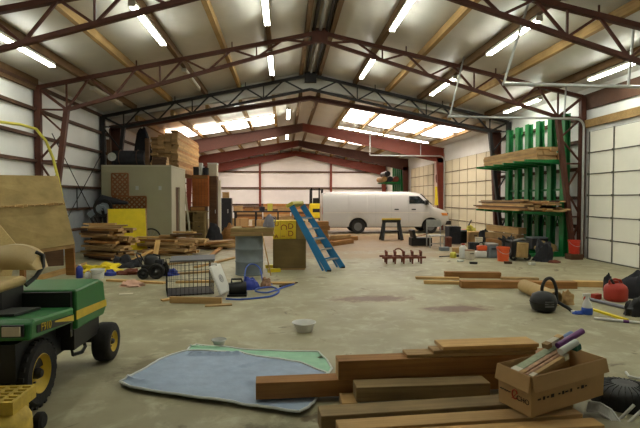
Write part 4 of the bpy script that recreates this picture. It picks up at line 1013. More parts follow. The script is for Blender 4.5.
# desk, orange cupboard and door leaning
dyy = 20.6; X = lambda px, y=dyy: PY(px, 200, y).x; Z = lambda py, y=dyy, px=195: PY(px, py, y).z
d0, d1, dz = X(177.5), X(205), Z(212.5)
dk_ = thing('wooden_desk', 'yellowish wooden pedestal desk standing against the storage room corner', 'desk', ((d0 + d1) / 2, dyy + .3, 0))
b = MB(); b.bx((d0, dyy, 0), (d0 + .06, dyy + .7, dz)); b.bx((d1 - .5, dyy, 0), (d1 - .44, dyy + .7, dz)); b.bx((d1 - .06, dyy, 0), (d1, dyy + .7, dz)); b.bx((d0, dyy + .66, 0), (d1, dyy + .7, dz)); b.build('carcass', 'ply', dk_)
MB().bx((d0 - .04, dyy - .04, dz), (d1 + .04, dyy + .72, dz + .06)).build('desk_top', 'ply', dk_)
for k in range(2): MB().bx((d0 + .06, dyy + .01, dz * (.3 + .3 * k)), (d1 - .5, dyy + .66, dz * (.3 + .3 * k) + .05)).build('shelf', 'ply', dk_)
MB().bx((d0 + .06, dyy + .01, .02), (d1 - .5, dyy + .04, dz * .3)).build('front_panel', 'tan', dk_)
for k in range(3):
    q = MB().bx((d1 - .44, dyy - .01, .06 + dz * .31 * k), (d1 - .06, dyy + .02, .04 + dz * .31 * (k + 1))).build('drawer', 'plydk', dk_)
    MB().bx((d1 - .3, dyy - .035, .2 + dz * .31 * k), (d1 - .2, dyy - .01, .22 + dz * .31 * k)).build('handle', 'steeldark', q)
c0, c1_ = X(192), X(208); cz0, cz1 = Z(206.5), Z(175)
MBb = dz + .062
t = thing('dark_crate', 'dark crate on the desk carrying the orange cupboard', 'crate', ((c0 + c1_) / 2 - .0, dyy + .3, MBb))
b = MB(); b.bx((c0 - .1, dyy + .02, MBb), (d1 + .02, dyy + .6, cz0 - .003)); b.build('body', 'dkwood', t); MB().bx((c0 - .05, dyy + .0, MBb + .02), (d1 - .02, dyy + .02, cz0 - .03)).build('front_slat', 'brown', t)
t = thing('wall_cupboard', 'orange-brown cupboard with a plank door, set on top of the dark crate', 'cupboard', ((c0 + c1_) / 2, dyy + .3, cz0))
MB().bx((c0, dyy + .04, cz0), (c1_, dyy + .55, cz1)).build('carcass', 'cab', t)
q = MB().bx((c0 + .03, dyy, cz0 + .03), (c1_ - .03, dyy + .04, cz1 - .16)).build('door', 'cab', t, bevel=.004); MB().bx((c0 + .03, dyy + .005, cz1 - .14), (c1_ - .03, dyy + .04, cz1 - .02)).build('top_rail', 'brown', t)
b = MB(); 
for i in range(1, 5): b.bx((c0 + (c1_ - c0) * i / 5 - .004, dyy - .003, cz0 + .04), (c0 + (c1_ - c0) * i / 5 + .004, dyy + .002, cz1 - .17))
b.build('plank_groove', 'dkwood', q)
for i, (dx, w_, h_, m, lab) in enumerate(((.04, .2, .34, 'black', 'black box standing on the orange cupboard, toward the storage room'), (.28, .12, .5, 'hem', 'white tall carton standing on the orange cupboard'), (.44, .2, .3, 'dkcloth', 'dark grey box on the orange cupboard, at its outer end'))):
    t = thing('stored_box', lab, 'box', (c0 + dx + w_ / 2, dyy + .25, cz1 + .001)); MB().bx((c0 + dx, dyy + .1, cz1 + .001), (c0 + dx + w_, dyy + .4, cz1 + h_)).build('body', m, t, bevel=.01); MB().bx((c0 + dx - .005, dyy + .095, cz1 + h_ * .85), (c0 + dx + w_ + .005, dyy + .405, cz1 + h_ * 1.02)).build('lid', m, t)
board('pale thin post leaning against the shed beside the orange cupboard', (X(190.5, 20.14), 20.135, .02), (X(183.5, 20.14), 20.135, Z(177)), .07, .05, 'shedside', up=(0, 1, 0), name='leaning_post', cat='post')
t = thing('tall_locker', 'tall dark brown locker standing right of the orange cupboard', 'locker', (X(213), dyy + .4, 0))
l0, l1 = X(209, 21), X(217, 21); lz = Z(176, 21)
MB().bx((l0, 21.0, 0), (l1, 21.5, lz)).build('carcass', 'dkwood', t); MB().bx((l0 + .02, 20.97, .05), (l1 - .02, 21.0, lz - .05)).build('door', 'dkwood', t); MB().bx((l1 - .08, 20.93, 1.1), (l1 - .05, 20.97, 1.25)).build('handle', 'galv', t)
MBt = lz + .001
t = thing('cardboard_carton', 'cream carton stacked on top of the tall dark locker', 'box', ((l0 + l1) / 2, 21.2, MBt)); MB().bx((l0 - .05, 21.02, MBt), (l1 - .0, 21.45, MBt + .5)).build('body', 'paper', t, bevel=.01); MB().bx((l0 - .06, 21.0, MBt + .5), (l1 + .01, 21.47, MBt + .56)).build('flap', 'hem', t)
p0 = X(219.5, 21.0); tag(MB().bx((p0 - .06, 21.0, 0), (p0 + .06, 21.1, Z(180, 21))).build('white_post', 'door'), 'white painted post standing beside the tall dark locker', 'post')
# dark bike-like machine by the wall
BK = PZ(112, 246); BK = PY(108, 232, 16.8); BK.z = 0
t = thing('belt_machine', 'dark machine with a big pulley wheel and boom standing behind the square lumber stack', 'machine', BK)
zb_ = .62
MB().bx(BK + V((-.55, -.1, 0)), BK + V((.3, .45, zb_))).build('stand', 'dkcloth', t, bevel=.03)
c = PY(103, 208, 16.8); ax = Matrix.Translation(c) @ Matrix.Rotation(R(90), 4, 'X')
q = MB().lathe([(.22, -.04), (.31, -.05), (.33, 0), (.31, .05), (.22, .04)], ax, 28, close=True).build('pulley_wheel', 'rubber', t, smooth=True); MB().lathe([(.225, -.02), (.1, .01), (.08, .04), (0, .04)], ax, 20).build('hub', 'drum', q, smooth=True)
MB().tube([PY(98, 204, 16.9), PY(102, 199, 16.9), PY(112, 201, 16.9), PY(128, 203, 16.9)], [.13, .16, .12, .05], 12).build('motor', 'dkcloth', t, smooth=True)
MB().bar(c, BK + V((-.1, .2, zb_)), .1, .1).build('strut', 'steeldark', t); MB().bar(PY(90, 216, 16.9), PY(103, 206, 16.9), .28, .2).build('guard', 'drum', t, bevel=.03); MB().bar(PY(90, 216, 16.9), BK + V((-.4, .2, zb_ - .1)), .08, .08).build('strut', 'steeldark', t)
t = thing('bicycle_wheel', 'small dark spoked wheel leaning on the storage room right of the yellow sheet', 'wheel', PY(151, 232, 17.3)); c = PY(150.5, 224, 17.35); c.z = .35
ax = Matrix.Translation(c) @ Matrix.Rotation(R(82), 4, 'X'); MB().tube([ax @ V((.33 * math.cos(a), .33 * math.sin(a), 0)) for a in [R(q) for q in range(0, 360, 15)]], .025, 6, closed=True).build('tyre', 'rubber', t, smooth=True)
b = MB()
for i in range(12): b.bar(c, ax @ V((.32 * math.cos(i * math.pi / 6), .32 * math.sin(i * math.pi / 6), 0)), .006, .006)
b.build('spoke', 'galv', t)
tag(MB().tube([(XL + .2, 15.9, 2.1), (XL + .2, 15.9, 1.4)], .02, 6).build('hanging_tool', 'black'), 'dark thin tool hanging from a girt on the left wall', 'tool')

# ------------------------------------------------------------------ van
VO = PZ(323, 236); vy = 23.6
vx0 = PY(323, 215, vy).x; vx1 = PY(449, 215, vy + .1).x; VL = vx1 - vx0; VW = 1.0; ks = VL / 5.9
van = thing('white_van', 'white windowless cargo van parked across the hall with its nose to the right', 'van', (vx0 + VL / 2, vy + VW, 0))
TOP = [(0, 1.93), (.04, 1.97), (.2, 2.0), (2, 2.03), (4.0, 2.03), (4.42, 2.0), (4.55, 1.96), (4.75, 1.78), (5.0, 1.52), (5.18, 1.32), (5.4, 1.25), (5.65, 1.17), (5.8, 1.08), (5.88, .95), (5.9, .8)]
def pl_(tab, x):
    for (a, za), (c, zc) in zip(tab[:-1], tab[1:]):
        if a <= x <= c: return lerp(za, zc, (x - a) / (c - a + 1e-9))
    return tab[-1][1]
WX = (1.62, 5.02); AR = .43
def bot(x):
    z = .34 if x < 5.6 else .42
    for wxx in WX:
        d = abs(x - wxx)
        if d < AR: z = max(z, .36 + math.sqrt(AR * AR - d * d))
    return z
PRF = [(0, .955), (.08, .985), (.2, 1.0), (.45, 1.0), (.62, .985), (.8, .95), (.9, .915), (.955, .87), (.985, .80), (1.0, .70)]
xs = sorted(set([0, .02, .06] + [i * .1 for i in range(1, 59)] + [w_ + s * AR * f for w_ in WX for s in (-1, 1) for f in (1.0, .98, .93, .85, .7, .5, .25)] + list(WX) + [4.42, 4.55, 4.75, 5.0, 5.18, 5.65, 5.86, 5.89, 5.9]))
rows = []
def hw(x): return VW * (1 if x < 5.3 else 1 - .10 * ((x - 5.3) / .6) ** 2)
def sidey(x, z):
    zb, zt = bot(x), pl_(TOP, x); t = (z - zb) / (zt - zb)
    return hw(x) * pl_(PRF, max(0, min(1, t)))
for x in xs:
    zb, zt = bot(x), pl_(TOP, x); f = hw(x)
    r = [(-f * w_, lerp(zb, zt, t)) for t, w_ in PRF] + [(-f * .35, zt + .035), (0, zt + .045), (f * .35, zt + .035)] + [(f * w_, lerp(zb, zt, t)) for t, w_ in reversed(PRF)]
    rows.append([V((vx0 + x * ks, vy + VW + y, z)) for y, z in r] + [V((vx0 + x * ks, vy + VW - f * .955, zb))])
b = MB(); b.grid(rows); b.add(rows[0][:-1], [tuple(range(len(rows[0]) - 1))]); b.add(rows[-1][:-1], [tuple(range(len(rows[-1]) - 1))])
b.build('body', 'van', van, smooth=True)
def vp(x, z, o=.006): return V((vx0 + x * ks, vy + VW - sidey(x, z) - o, z))
def vpanel(pts, m, name, o=.006, par=van, th=.004):
    a, b_, c, d = [V((x, z, 0)) for x, z in (pts if len(pts) == 4 else pts + [pts[0]])]; g = []
    for i in range(9):
        l, r = a.lerp(b_, i / 8), d.lerp(c, i / 8); g.append([vp(q.x, q.y, o) for q in [l.lerp(r, j / 8) for j in range(9)]])
    return MB().grid(g).grid([[p + V((0, th, 0)) for p in r] for r in g]).build(name, m, par)
MB().bx((vx0 + .1, vy + .18, .3), (vx0 + VL - .5, vy + 2 * VW - .18, .8)).build('underbody', 'black', van)
q = vpanel([(4.0, 1.47), (4.0, 1.84), (4.46, 1.84), (4.84, 1.47)], 'glass', 'side_window', .012); 
vpanel([(4.64, 1.46), (4.62, 1.66), (4.88, 1.46)], 'black', 'quarter_window', .010)
# windscreen across the front
def vf(x, k, o=.02): z = pl_(TOP, x); return V((vx0 + (x + o) * ks, vy + VW + k * VW * .72, z + o + .012))
MB().prism([vf(4.6, -1), vf(5.12, -1.06), vf(5.12, 1.06), vf(4.6, 1)], (.012, 0, .01)).build('windscreen', 'glass', van)
for pts in ([(3.96, .5), (3.96, 1.93), (3.985, 1.93), (3.985, .5)], [(2.42, .5), (2.42, 1.9), (2.44, 1.9), (2.44, .5)], [(3.15, .5), (3.15, 1.9), (3.17, 1.9), (3.17, .5)], [(4.98, .95), (4.92, 1.43), (4.94, 1.43), (5.0, .95)]): vpanel(pts, 'galv', 'door_seam', .008)
vpanel([(.05, 1.02), (.05, 1.045), (4.9, 1.045), (4.9, 1.02)], 'fixture', 'side_crease', .012); vpanel([(.06, 1.905), (.06, 1.93), (4.4, 1.93), (4.4, 1.905)], 'fixture', 'roof_gutter', .008)
for x in (3.3, 4.1): vpanel([(x, 1.16), (x, 1.22), (x + .2, 1.22), (x + .2, 1.16)], 'black', 'door_handle', .018, th=.015)
vpanel([(5.56, .88), (5.5, 1.02), (5.82, 1.0), (5.86, .88)], 'amber', 'turn_lamp', .012); MB().bx((vx0 + 5.87 * ks, vy + .22, .78), (vx0 + 5.905 * ks, vy + 2 * VW - .22, 1.0)).build('grille', 'steeldark', van)
for yy in (vy + .2, vy + 2 * VW - .48): MB().bx((vx0 + 5.89 * ks, yy, .8), (vx0 + 5.925 * ks, yy + .28, .98)).build('headlight', 'hem', van)
b = MB(); b.bx((vx0 + 5.72 * ks, vy + .06, .42), (vx0 + 6.0 * ks, vy + 2 * VW - .06, .62)); b.build('front_bumper', 'steeldark', van, bevel=.03); MB().bx((vx0 - .1, vy + .1, .42), (vx0 + .12, vy + 2 * VW - .1, .58)).build('rear_bumper', 'steeldark', van, bevel=.03)
for yy in (vy + .05, vy + 2 * VW - .13): MB().bx((vx0 - .02, yy, .95), (vx0 + .05, yy + .08, 1.3)).build('tail_lamp', 'tail', van)
mr = MB(); mr.bx(vp(4.72, 1.42, .2), vp(4.86, 1.64, .1)); mr.bar(vp(4.8, 1.42, .0), vp(4.8, 1.48, .15), .03, .03); mr.build('wing_mirror', 'black', van)
def vwheel(x, yy, face):
    c = V((vx0 + x * ks, yy, .345)); ax = Matrix.Translation(c) @ Matrix.Rotation(R(90) * face, 4, 'X'); r = .345
    t = MB().lathe([(.2, -.11), (r * .92, -.11), (r, -.07), (r, .07), (r * .92, .11), (.2, .1)], ax, 32, close=True).build('wheel', 'rubber', van, smooth=True)
    MB().lathe([(.205, .10), (.19, .06), (.13, .05), (.11, .09), (.05, .10), (0, .1)], ax, 24).build('rim', 'hub', t, smooth=True)
for x in WX: vwheel(x, vy + .16, 1); vwheel(x, vy + 2 * VW - .16, -1)

# ------------------------------------------------------------------ forklift behind the van
fy = 34.0; FX = lambda px: PY(px, 200, fy).x; FZ = lambda py: PY(317, py, fy).z
f0, f1 = FX(310), FX(324); fm = (f0 + f1) / 2
fk = thing('forklift', 'yellow forklift seen from behind, parked past the tail of the van', 'forklift', (fm, fy + .8, 0))
MB().prism([(f0, fy, .35), (f0, fy, 1.25), (f0, fy + .1, 1.38), (f0, fy + .9, 1.3), (f0, fy + 1.6, .7), (f0, fy + 1.6, .35)], (f1 - f0, 0, 0)).build('counterweight', 'yellow', fk, bevel=.06)
MB().bx((fm - .3, fy - .01, .75), (fm + .3, fy + .02, 1.0)).build('rear_grille', 'black', fk)
for x in (f0 + .08, f1 - .08):
    MB().bar((x, fy + .25, 1.3), (x + .0, fy + .35, FZ(190)), .09, .09).build('guard_post', 'black', fk); MB().bar((x, fy + 1.6, .7), (x, fy + 1.3, FZ(190)), .09, .09).build('guard_post', 'black', fk)
b = MB(); zg = FZ(190)
for i in range(6): b.bx((f0 + .05, fy + .3 + i * .2, zg), (f1 - .05, fy + .36 + i * .2, zg + .06))
b.bx((f0 + .03, fy + .3, zg), (f0 + .12, fy + 1.36, zg + .07)); b.bx((f1 - .12, fy + .3, zg), (f1 - .03, fy + 1.36, zg + .07)); b.build('overhead_guard', 'black', fk)
for x in (fm - .28, fm + .28): MB().bx((x - .05, fy + 1.7, .1), (x + .05, fy + 1.85, 2.5)).build('mast_rail', 'steeldark', fk)
for x, y, r in ((f0 + .1, fy + .35, .27), (f1 - .1, fy + .35, .27), (f0 + .05, fy + 1.4, .33), (f1 - .05, fy + 1.4, .33)):
    MB().lathe([(r * .5, -.11), (r, -.1), (r, .1), (r * .5, .11)], Matrix.Translation((x, y, r)) @ Matrix.Rotation(R(90), 4, 'Y'), 22, close=True).build('wheel', 'rubber', fk, smooth=True)
MB().bx((fm - .25, fy + .6, 1.25), (fm + .25, fy + .75, 1.75)).build('seat_back', 'black', fk)

# ------------------------------------------------------------------ timbers between ladder and van
tb = PZ(338, 244); 
for i, (px0, py0, px1, py1, h_, z_, m, lab) in enumerate((
    (331, 246, 352, 243, .16, .0, 'brown', 'brown timber on the floor right of the ladder, nearest of the pile'), (330, 241, 357, 240, .16, .0, 'brown', 'brown timber on the floor right of the ladder, rear of the pile'),
    (332, 243.5, 349, 241.5, .14, .165, 'tan', 'tan timber lying on top of the pile right of the ladder'))):
    p, q = PZ(px0, py0), PZ(px1, py1); p.z = q.z = z_ + h_ / 2; board(lab, p, q, .17, h_, m, name='timber', cat='timber')
q0 = PY(323.5, 244, 18.9)
t = thing('timber_stack', 'upright stack of short brown beams behind the ladder, at the tail of the van', 'timber stack', (q0.x, 18.9, 0))
for k in range(5): MB().bx((q0.x - .28 + .03 * (k % 2), 18.6, .002 + k * .17), (q0.x + .22 - .04 * (k % 3), 19.3, .165 + k * .17)).build('beam', 'brown', t)
# ------------------------------------------------------------------ sawhorse
def trestle(px0, px1, py0, py1):
    y = PZ(px0, py1).y; x0, x1 = PY(px0, 230, y).x, PY(px1, 230, y).x; z = PY(px0, py0, y).z
    t = thing('sawhorse', 'black plastic sawhorse with a yellow top in front of the van', 'sawhorse', ((x0 + x1) / 2, y + .25, 0))
    MB().bx((x0 + .04, y + .18, z - .07), (x1 - .04, y + .30, z)).build('top_rail', 'jdy', t, bevel=.01); MB().bx((x0 + .06, y + .16, z - .18), (x1 - .06, y + .32, z - .07)).build('beam', 'black', t)
    for x in (x0, x1):
        for yy in (y + .02, y + .46):
            s = 1 if x == x0 else -1; MB().bar((x + s * .03, yy, 0), (x + s * .14, y + .24, z - .1), .13, .06, up=(0, 1, 0)).build('leg', 'black', t)
    MB().bx((x0 + .12, y + .1, z * .38), (x1 - .12, y + .38, z * .44)).build('shelf', 'black', t)
trestle(382, 403, 218.5, 240.5)
# ------------------------------------------------------------------ harrow
h0, h1 = PZ(379, 262), PZ(422, 262); hy = PZ(400, 264).y
t = thing('harrow', 'rusty toothed harrow standing alone on the floor in front of the sawhorse', 'harrow', (PZ(400, 264).x, hy, 0))
for yy in (hy, hy + .38): MB().bar((h0.x, yy, .17), (h1.x, yy, .17), .05, .05).build('frame_bar', 'rust', t)
for i in range(5):
    x = lerp(h0.x + .12, h1.x - .12, i / 4); MB().bar((x, hy, .17), (x, hy + .38, .17), .04, .04).build('cross_bar', 'rust', t); [MB().tube([(x + u, hy + v, .0), (x + u, hy + v, .18)], [.02, .035], 6).build('tine', 'rust', t) for u, v in ((0, .02), (.03, .36))]
    MB().tube([(x + .02, hy + .12, .18), (x + .02, hy + .14, .30), (x, hy + .2, .34)], [.03, .045, .02], 8).build('bolt_head', 'rust', t)
MB().tube([(PZ(400, 264).x + .12 * math.cos(a), hy + .2, .27 + .12 * math.sin(a)) for a in [R(q) for q in range(0, 181, 20)]], .018, 6).build('hitch_ring', 'rust', t)
# ------------------------------------------------------------------ toolbox and metal chair frame
p = PZ(422, 246); t = thing('tool_box', 'open black toolbox on the floor in front of the van front wheel', 'toolbox', p)
MB().bx(p + V((-.38, 0, 0)), p + V((.38, .45, .3))).build('tray', 'black', t, bevel=.02); MB().box(p + V((-.3, .2, .42)), (.1, .5, .34), Euler((0, R(-15), 0))).build('lid', 'black', t); MB().bar(p + V((-.34, .22, .3)), p + V((.3, .22, .43)), .05, .03).build('handle', 'rust', t)
p = PZ(437, 248); t = thing('metal_chair', 'bare grey metal chair frame standing by the black toolbox', 'chair', p)
for x in (-.25, .25):
    for y in (0, .4): MB().bar(p + V((x, y, 0)), p + V((x, y, .42 if y == 0 else .98)), .035, .035).build('leg', 'galv', t)
MB().bx(p + V((-.27, -.02, .40)), p + V((.27, .42, .44))).build('seat', 'galv', t); MB().bx(p + V((-.25, .39, .72)), p + V((.25, .41, .98))).build('backrest', 'galv', t); MB().bar(p + V((-.25, .0, .15)), p + V((.25, .0, .15)), .03, .03).build('stretcher', 'galv', t)
# ------------------------------------------------------------------ junk along the right side
def crate(label, nm, cat, px, py, w, d, h_, m, lidm=None, rz=0, z=0, dy=0):
    c = PZ(px, py); c.y += d / 2 + dy; t = thing(nm, label, cat, c + V((0, 0, z)), rz)
    MB().bx((-w / 2, -d / 2, 0), (w / 2, d / 2, h_ * .9)).build('body', m, t, world=False, bevel=.012); MB().bx((-w / 2 - .008, -d / 2 - .008, h_ * .9), (w / 2 + .008, d / 2 + .008, h_)).build('lid', lidm or m, t, world=False, bevel=.008)
    MB().bx((-.06, -d / 2 - .02, h_ * .6), (.06, -d / 2, h_ * .68)).build('handle', 'steeldark', t, world=False); return t
crate('dark equipment case standing by the far garage door, right of the chair frame', 'equipment_case', 'case', 455, 244, .45, .5, .66, 'dkcloth')
crate('small black case leaning beside the dark equipment case near the far door', 'equipment_case', 'case', 463, 243, .28, .3, .5, 'black', 'drum', .3)
crate('tan cardboard carton by the far garage door behind the white jug', 'cardboard_carton', 'carton', 483, 244, .55, .5, .42, 'card', 'pine', -.2, dy=.6)
crate('grey plastic crate left of the orange bucket', 'plastic_crate', 'crate', 493.5, 258, .27, .3, .42, 'drum', 'galv')
p = PZ(452, 258); t = thing('string_trimmer', 'yellow-headed trimmer lying on the floor left of the white jug', 'trimmer', p)
MB().tube([p + V((-.35, .1, .03)), p + V((.1, .05, .06))], .016, 6).build('shaft', 'black', t); MB().lathe([(.08, 0), (.1, .05), (.09, .14), (.05, .17), (0, .17)], Matrix.Translation(p + V((.05, .05, 0))), 14).build('motor', 'yhose', t, smooth=True); MB().tube([p + V((.12, .05, .06)), p + V((.3, .02, .06))], .03, 8).build('grip', 'black', t)
bottle('white plastic jug standing on the floor by the far garage door', 'plastic_jug', 'jug', 463, 258, .11, .42, 'white', 0, 'red')
crate('pale box with pinkish label beside the white jug', 'small_box', 'box', 471, 260, .2, .2, .28, 'paper', 'floral', .2)
p = PZ(482, 258); t = thing('chainsaw', 'orange and white chainsaw-like tool on the floor left of the grey crate', 'power tool', p)
MB().bx(p + V((-.18, 0, .0)), p + V((.16, .25, .2))).build('housing', 'white', t, bevel=.04); MB().bx(p + V((-.1, .02, .2)), p + V((.18, .22, .36))).build('engine_cover', 'orange', t, bevel=.04); MB().tube([p + V((.1, .12, .34)), p + V((.05, .12, .45)), p + V((-.16, .12, .4)), p + V((-.2, .12, .16))], .02, 6).build('handle', 'black', t); MB().bx(p + V((-.42, .1, .05)), p + V((-.18, .12, .14))).build('guide_bar', 'galv', t)
tub('orange bucket standing in front of the lumber rack', 'orange_bucket', 503, 261, .17, .39, 'orange', 'galv')
# generator
p = PZ(522, 261); t = thing('generator', 'dark machine with a pale ribbed side panel, right of the orange bucket', 'generator', p)
MB().bx(p + V((-.26, .05, .1)), p + V((.24, .55, .55))).build('body', 'black', t, bevel=.03); MB().box(p + V((.02, .03, .3)), (.34, .05, .42), Euler((0, R(4), 0))).build('side_panel', 'tubetan', t, bevel=.02)
b = MB(); 
for k in range(5): b.box(p + V((-.1 + k * .06, .0, .3)), (.014, .02, .36))
b.build('panel_rib', 'tan', t); MB().bar(p + V((-.28, .2, .5)), p + V((-.6, .2, .62)), .05, .06).build('handle', 'black', t)
for x in (-.2, .2): MB().lathe([(.05, -.03), (.1, -.03), (.1, .03), (.05, .03)], Matrix.Translation(p + V((x, .1, .1))) @ Matrix.Rotation(R(90), 4, 'X'), 16, close=True).build('wheel', 'rubber', t)
MB().tube([p + V((-.2, .1, .57)), p + V((.1, .15, .62)), p + V((.22, .25, .57))], .02, 6).build('top_bar', 'galv', t)
lump('large black plastic bag slumped right of the pale-panelled machine', 'bag', 'rubbish_bag', 547, 262, .3, .55, 'dkcloth', .8, 51, .6)
lump('black bag heaped behind the orange bucket, left of the machine', 'bag', 'rubbish_bag', 511, 257, .2, .6, 'black', 1, 57, .6)
lump('tan lumpy sack lying on the green base of the rack', 'sack', 'sack', 554, 256, .27, .27, 'ply', 1.2, 61, .5, z=.16, at=(7.9, 13.95, 0))
crate('dark grey tote box on the rack base behind the tan sack', 'tote_box', 'box', 546, 256, .5, .4, .38, 'dkcloth', 'drum', 0, .158, .35)
rb = tub('red bucket standing on the rack base next to the big white door', 'red_bucket', 577, 257, .16, .39, 'red', 'galv'); 
rb.location = (8.28, 13.36, .16)
tag(MB().bx((8.1, 13.2, 0), (8.46, 13.52, .157)).build('wooden_block', 'dkwood', bevel=.01), 'dark block on the floor carrying the red bucket', 'block')
lump('reddish scrap lying at the front of the rack base', 'scrap', 'scrap', 556, 263, .12, .07, 'rust', 1.4, 69, .5)
for i, (px0, py0, px1, py1, z_, m, lab) in enumerate(((495, 250, 524, 255, .24, 'brown', 'thick orange-brown beam at the foot of the rack, lowest of three'), (494, 249, 527, 254, .445, 'tan', 'orange-brown beam at the foot of the rack, middle of three'), (495, 247, 529, 253, .65, 'tan', 'topmost wide beam of three at the foot of the rack'))):
    p, q = PZ(px0, py0), PZ(px1, py1); p.y += .45; q.y += .45; p.z = q.z = z_ + .02; board(lab, p, q, .3, .2, m, name='timber', cat='timber')
t = thing('hedge_cutter', 'red garden machine standing by the far garage door', 'machine', PZ(466, 239)); p = PZ(466, 239); MB().bx(p + V((-.2, 0, 0)), p + V((.2, .4, .4))).build('body', 'red', t, bevel=.05); MB().bar(p + V((.1, .2, .4)), p + V((.35, .3, .8)), .04, .04).build('handle', 'black', t)
for i, (px, py, r, h_, m, lab) in enumerate(((472, 240, .3, .5, 'yhose', 'yellow-green plastic bundle near the bottom of the far garage door'), (486, 244, .26, .5, 'dkcloth', 'dark cloth heap behind the chainsaw-like tool'))): lump(lab, 'bundle', 'cloth_bundle', px, py, r, h_, m, 1, 71 + i, .5)

# ------------------------------------------------------------------ cantilever racks
def rack(label, y0, dy, n, xc=8.4, load=True):
    t = thing('cantilever_rack', label, 'lumber rack', (xc - .4, y0 + dy * (n - 1) / 2, 0)); Hc = 4.25
    for i in range(n):
        y = y0 + dy * i; b = MB()
        b.bx((xc - .15, y - .12, 0), (xc - .135, y + .12, Hc)); b.bx((xc + .005, y - .12, 0), (xc + .02, y + .12, Hc)); b.bx((xc - .135, y - .008, 0), (xc + .005, y + .008, Hc)); b.build('upright', 'green', t)
        MB().prism([(xc - .15, y - .05, 0), (xc - 1.3, y - .05, 0), (xc - 1.3, y - .05, .07), (xc - .15, y - .05, .155)], (0, .1, 0)).build('base_foot', 'green', t)
        for z in (1.26, 2.80): MB().prism([(xc - .15, y - .045, z - .06), (xc - 1.3, y - .045, z + .03), (xc - 1.3, y - .045, z + .09), (xc - .15, y - .045, z + .09)], (0, .09, 0)).build('arm', 'green', t)
        if i:
            for z0, z1 in ((.5, 1.9), (1.9, .5), (2.1, 3.9)): MB().bar((xc - .06, y - dy + .12, z0), (xc - .06, y - .12, z1), .03, .03).build('cross_brace', 'green', t)
            MB().bar((xc - .06, y - dy + .12, 2.0), (xc - .06, y - .12, 2.0), .06, .06).build('spacer', 'green', t)
    return t
rack('green cantilever lumber rack between the two nearer garage doors', 13.98, .72, 6)
rack('distant green cantilever rack far back behind the van roof', 34.3, .6, 5)
z = 2.893
for k in range(6):
    for j in range(3):
        plank('tan plank in the square bundle on the upper rack arms', (7.57 + j * .205, 15.9 + rng.uniform(-.06, .06), z), 3.85, .2, .06, R(90) + .0, rng.choice(['pine', 'tan']), 'planks on the upper rack arms', bevel=0)
    z += .062
plank('dark rough beam on the upper rack arms beside the square bundle, at the wall side', (8.165, 15.6, 2.893), 3.3, .11, .2, R(90), 'brown', bevel=0)
z = 1.353
for k in range(7):
    for j in range(5):
        if rng.random() < .3 and k: continue
        plank('rough board in the loose load on the lower rack arms', (7.25 + j * .2 + rng.uniform(-.004, .004), 15.75 + rng.uniform(-.3, .3), z), rng.uniform(3.0, 4.5), .18, .042, R(90) + R(.25 * math.sin(k * 2.1)), rng.choice(['tan', 'brown', 'pine', 'dkwood']), 'boards on the lower rack arms', bevel=0)
    z += .046
plank('pale slanted board across the lower rack load, end toward the viewer', (7.6, 15.2, z + .001), 2.6, .15, .03, R(70), 'pine', bevel=0)
t = thing('tyre_bundle', 'dark bundle of rolls on the arms of the distant green rack', 'bundle', (7.6, 35.4, 2.9))
for j in range(3): MB().tube([(7.15 + j * .42, 34.4, 3.1), (7.15 + j * .42, 36.4, 3.1)], .2, 12).build('roll', ['tan', 'dkcloth', 'rust'][j], t, smooth=True)
MB().tube([(7.4, 34.5, 3.48), (7.4, 36.3, 3.48)], .2, 12).build('roll', 'black', t, smooth=True)
# green sheeting behind the distant rack and stained panel
b = MB(); g = [[V((8.62 + .03 * (j % 2), 34.0 + j * .12, z)) for j in range(27)] for z in (1.0, 4.2)]; b.slab(g, .01); tag(b.build('hanging_sheet', 'green'), 'green corrugated sheet hung behind the distant rack', 'sheet')
struct(MB().bx((XR - .05, 26.3, 0), (XR - .01, 28.0, 4.2)).build('trim_40', mat('stained_panel', '#c9b0a2', .6, var=.1, scale=1.2)))
for i, (z, y, s) in enumerate(((1.5, 27.1, .42), (2.9, 27.4, .3))):
    b = MB(); n = 14; b.prism([(XR - .056, y + s * (1 + .3 * math.sin(k * 2.7)) * math.cos(2 * math.pi * k / n), z + s * 1.2 * (1 + .3 * math.cos(k * 1.9)) * math.sin(2 * math.pi * k / n)) for k in range(n)], (.004, 0, 0)); struct(b.build(f'trim_{41 + i}', 'rust'))
t = thing('hanging_coat', 'yellow raincoat hanging on the wall right behind the van windscreen', 'coat', (8.6, 27.2, 1.5)); b = MB(); g = [[V((8.68 - .1 * math.sin(math.pi * i / 6), 26.9 + (.75 - .2 * k) * i / 6 + .1 * k, 1.35 + .35 * k)) for i in range(7)] for k in range(4)]; b.grid(g); b.grid([[p + V((.06, 0, 0)) for p in r] for r in g]); b.build('body', 'yellow', t, smooth=True); MB().tube([(8.66, 27.0, 2.2), (8.62, 26.85, 1.8)], .07, 8).build('sleeve', 'yellow', t)

# ------------------------------------------------------------------ right foreground-middle
def ft(label, px0, px1, py, w, h_, z, m, dy=0, nm='timber', cat='timber'):
    p, q = PZ(px0, py), PZ(px1, py + .8); p.y += w / 2 + dy; q.y += w / 2 + dy; p.z = q.z = z + h_ / 2; return board(label, p, q, w, h_, m, name=nm, cat=cat)
ft('long brown timber lying across the floor left of the tan paper tube', 462, 578, 288.2, .18, .135, 0, 'brown')
ft('brown timber lying behind and parallel, its left end farther back', 448, 505, 279, .17, .13, 0, 'brown', .15)
ft('pale narrow board sticking out to the left of the long brown timber', 424, 462, 283.5, .13, .06, .0, 'pine', -.05, 'wooden_board', 'board')
ft('pale flat board under the left tip of the floor timbers', 417, 461, 279.5, .13, .045, .0, 'pine', .05, 'wooden_board', 'board')
ft('thin brown plank lying between the two parallel timbers', 503, 541, 280, .12, .05, 0, 'tan', .05, 'wooden_board', 'board')
ft('light board end continuing right of the long brown timber', 579.5, 610, 288, .15, .11, 0, 'pine', .12, 'wooden_board', 'board')
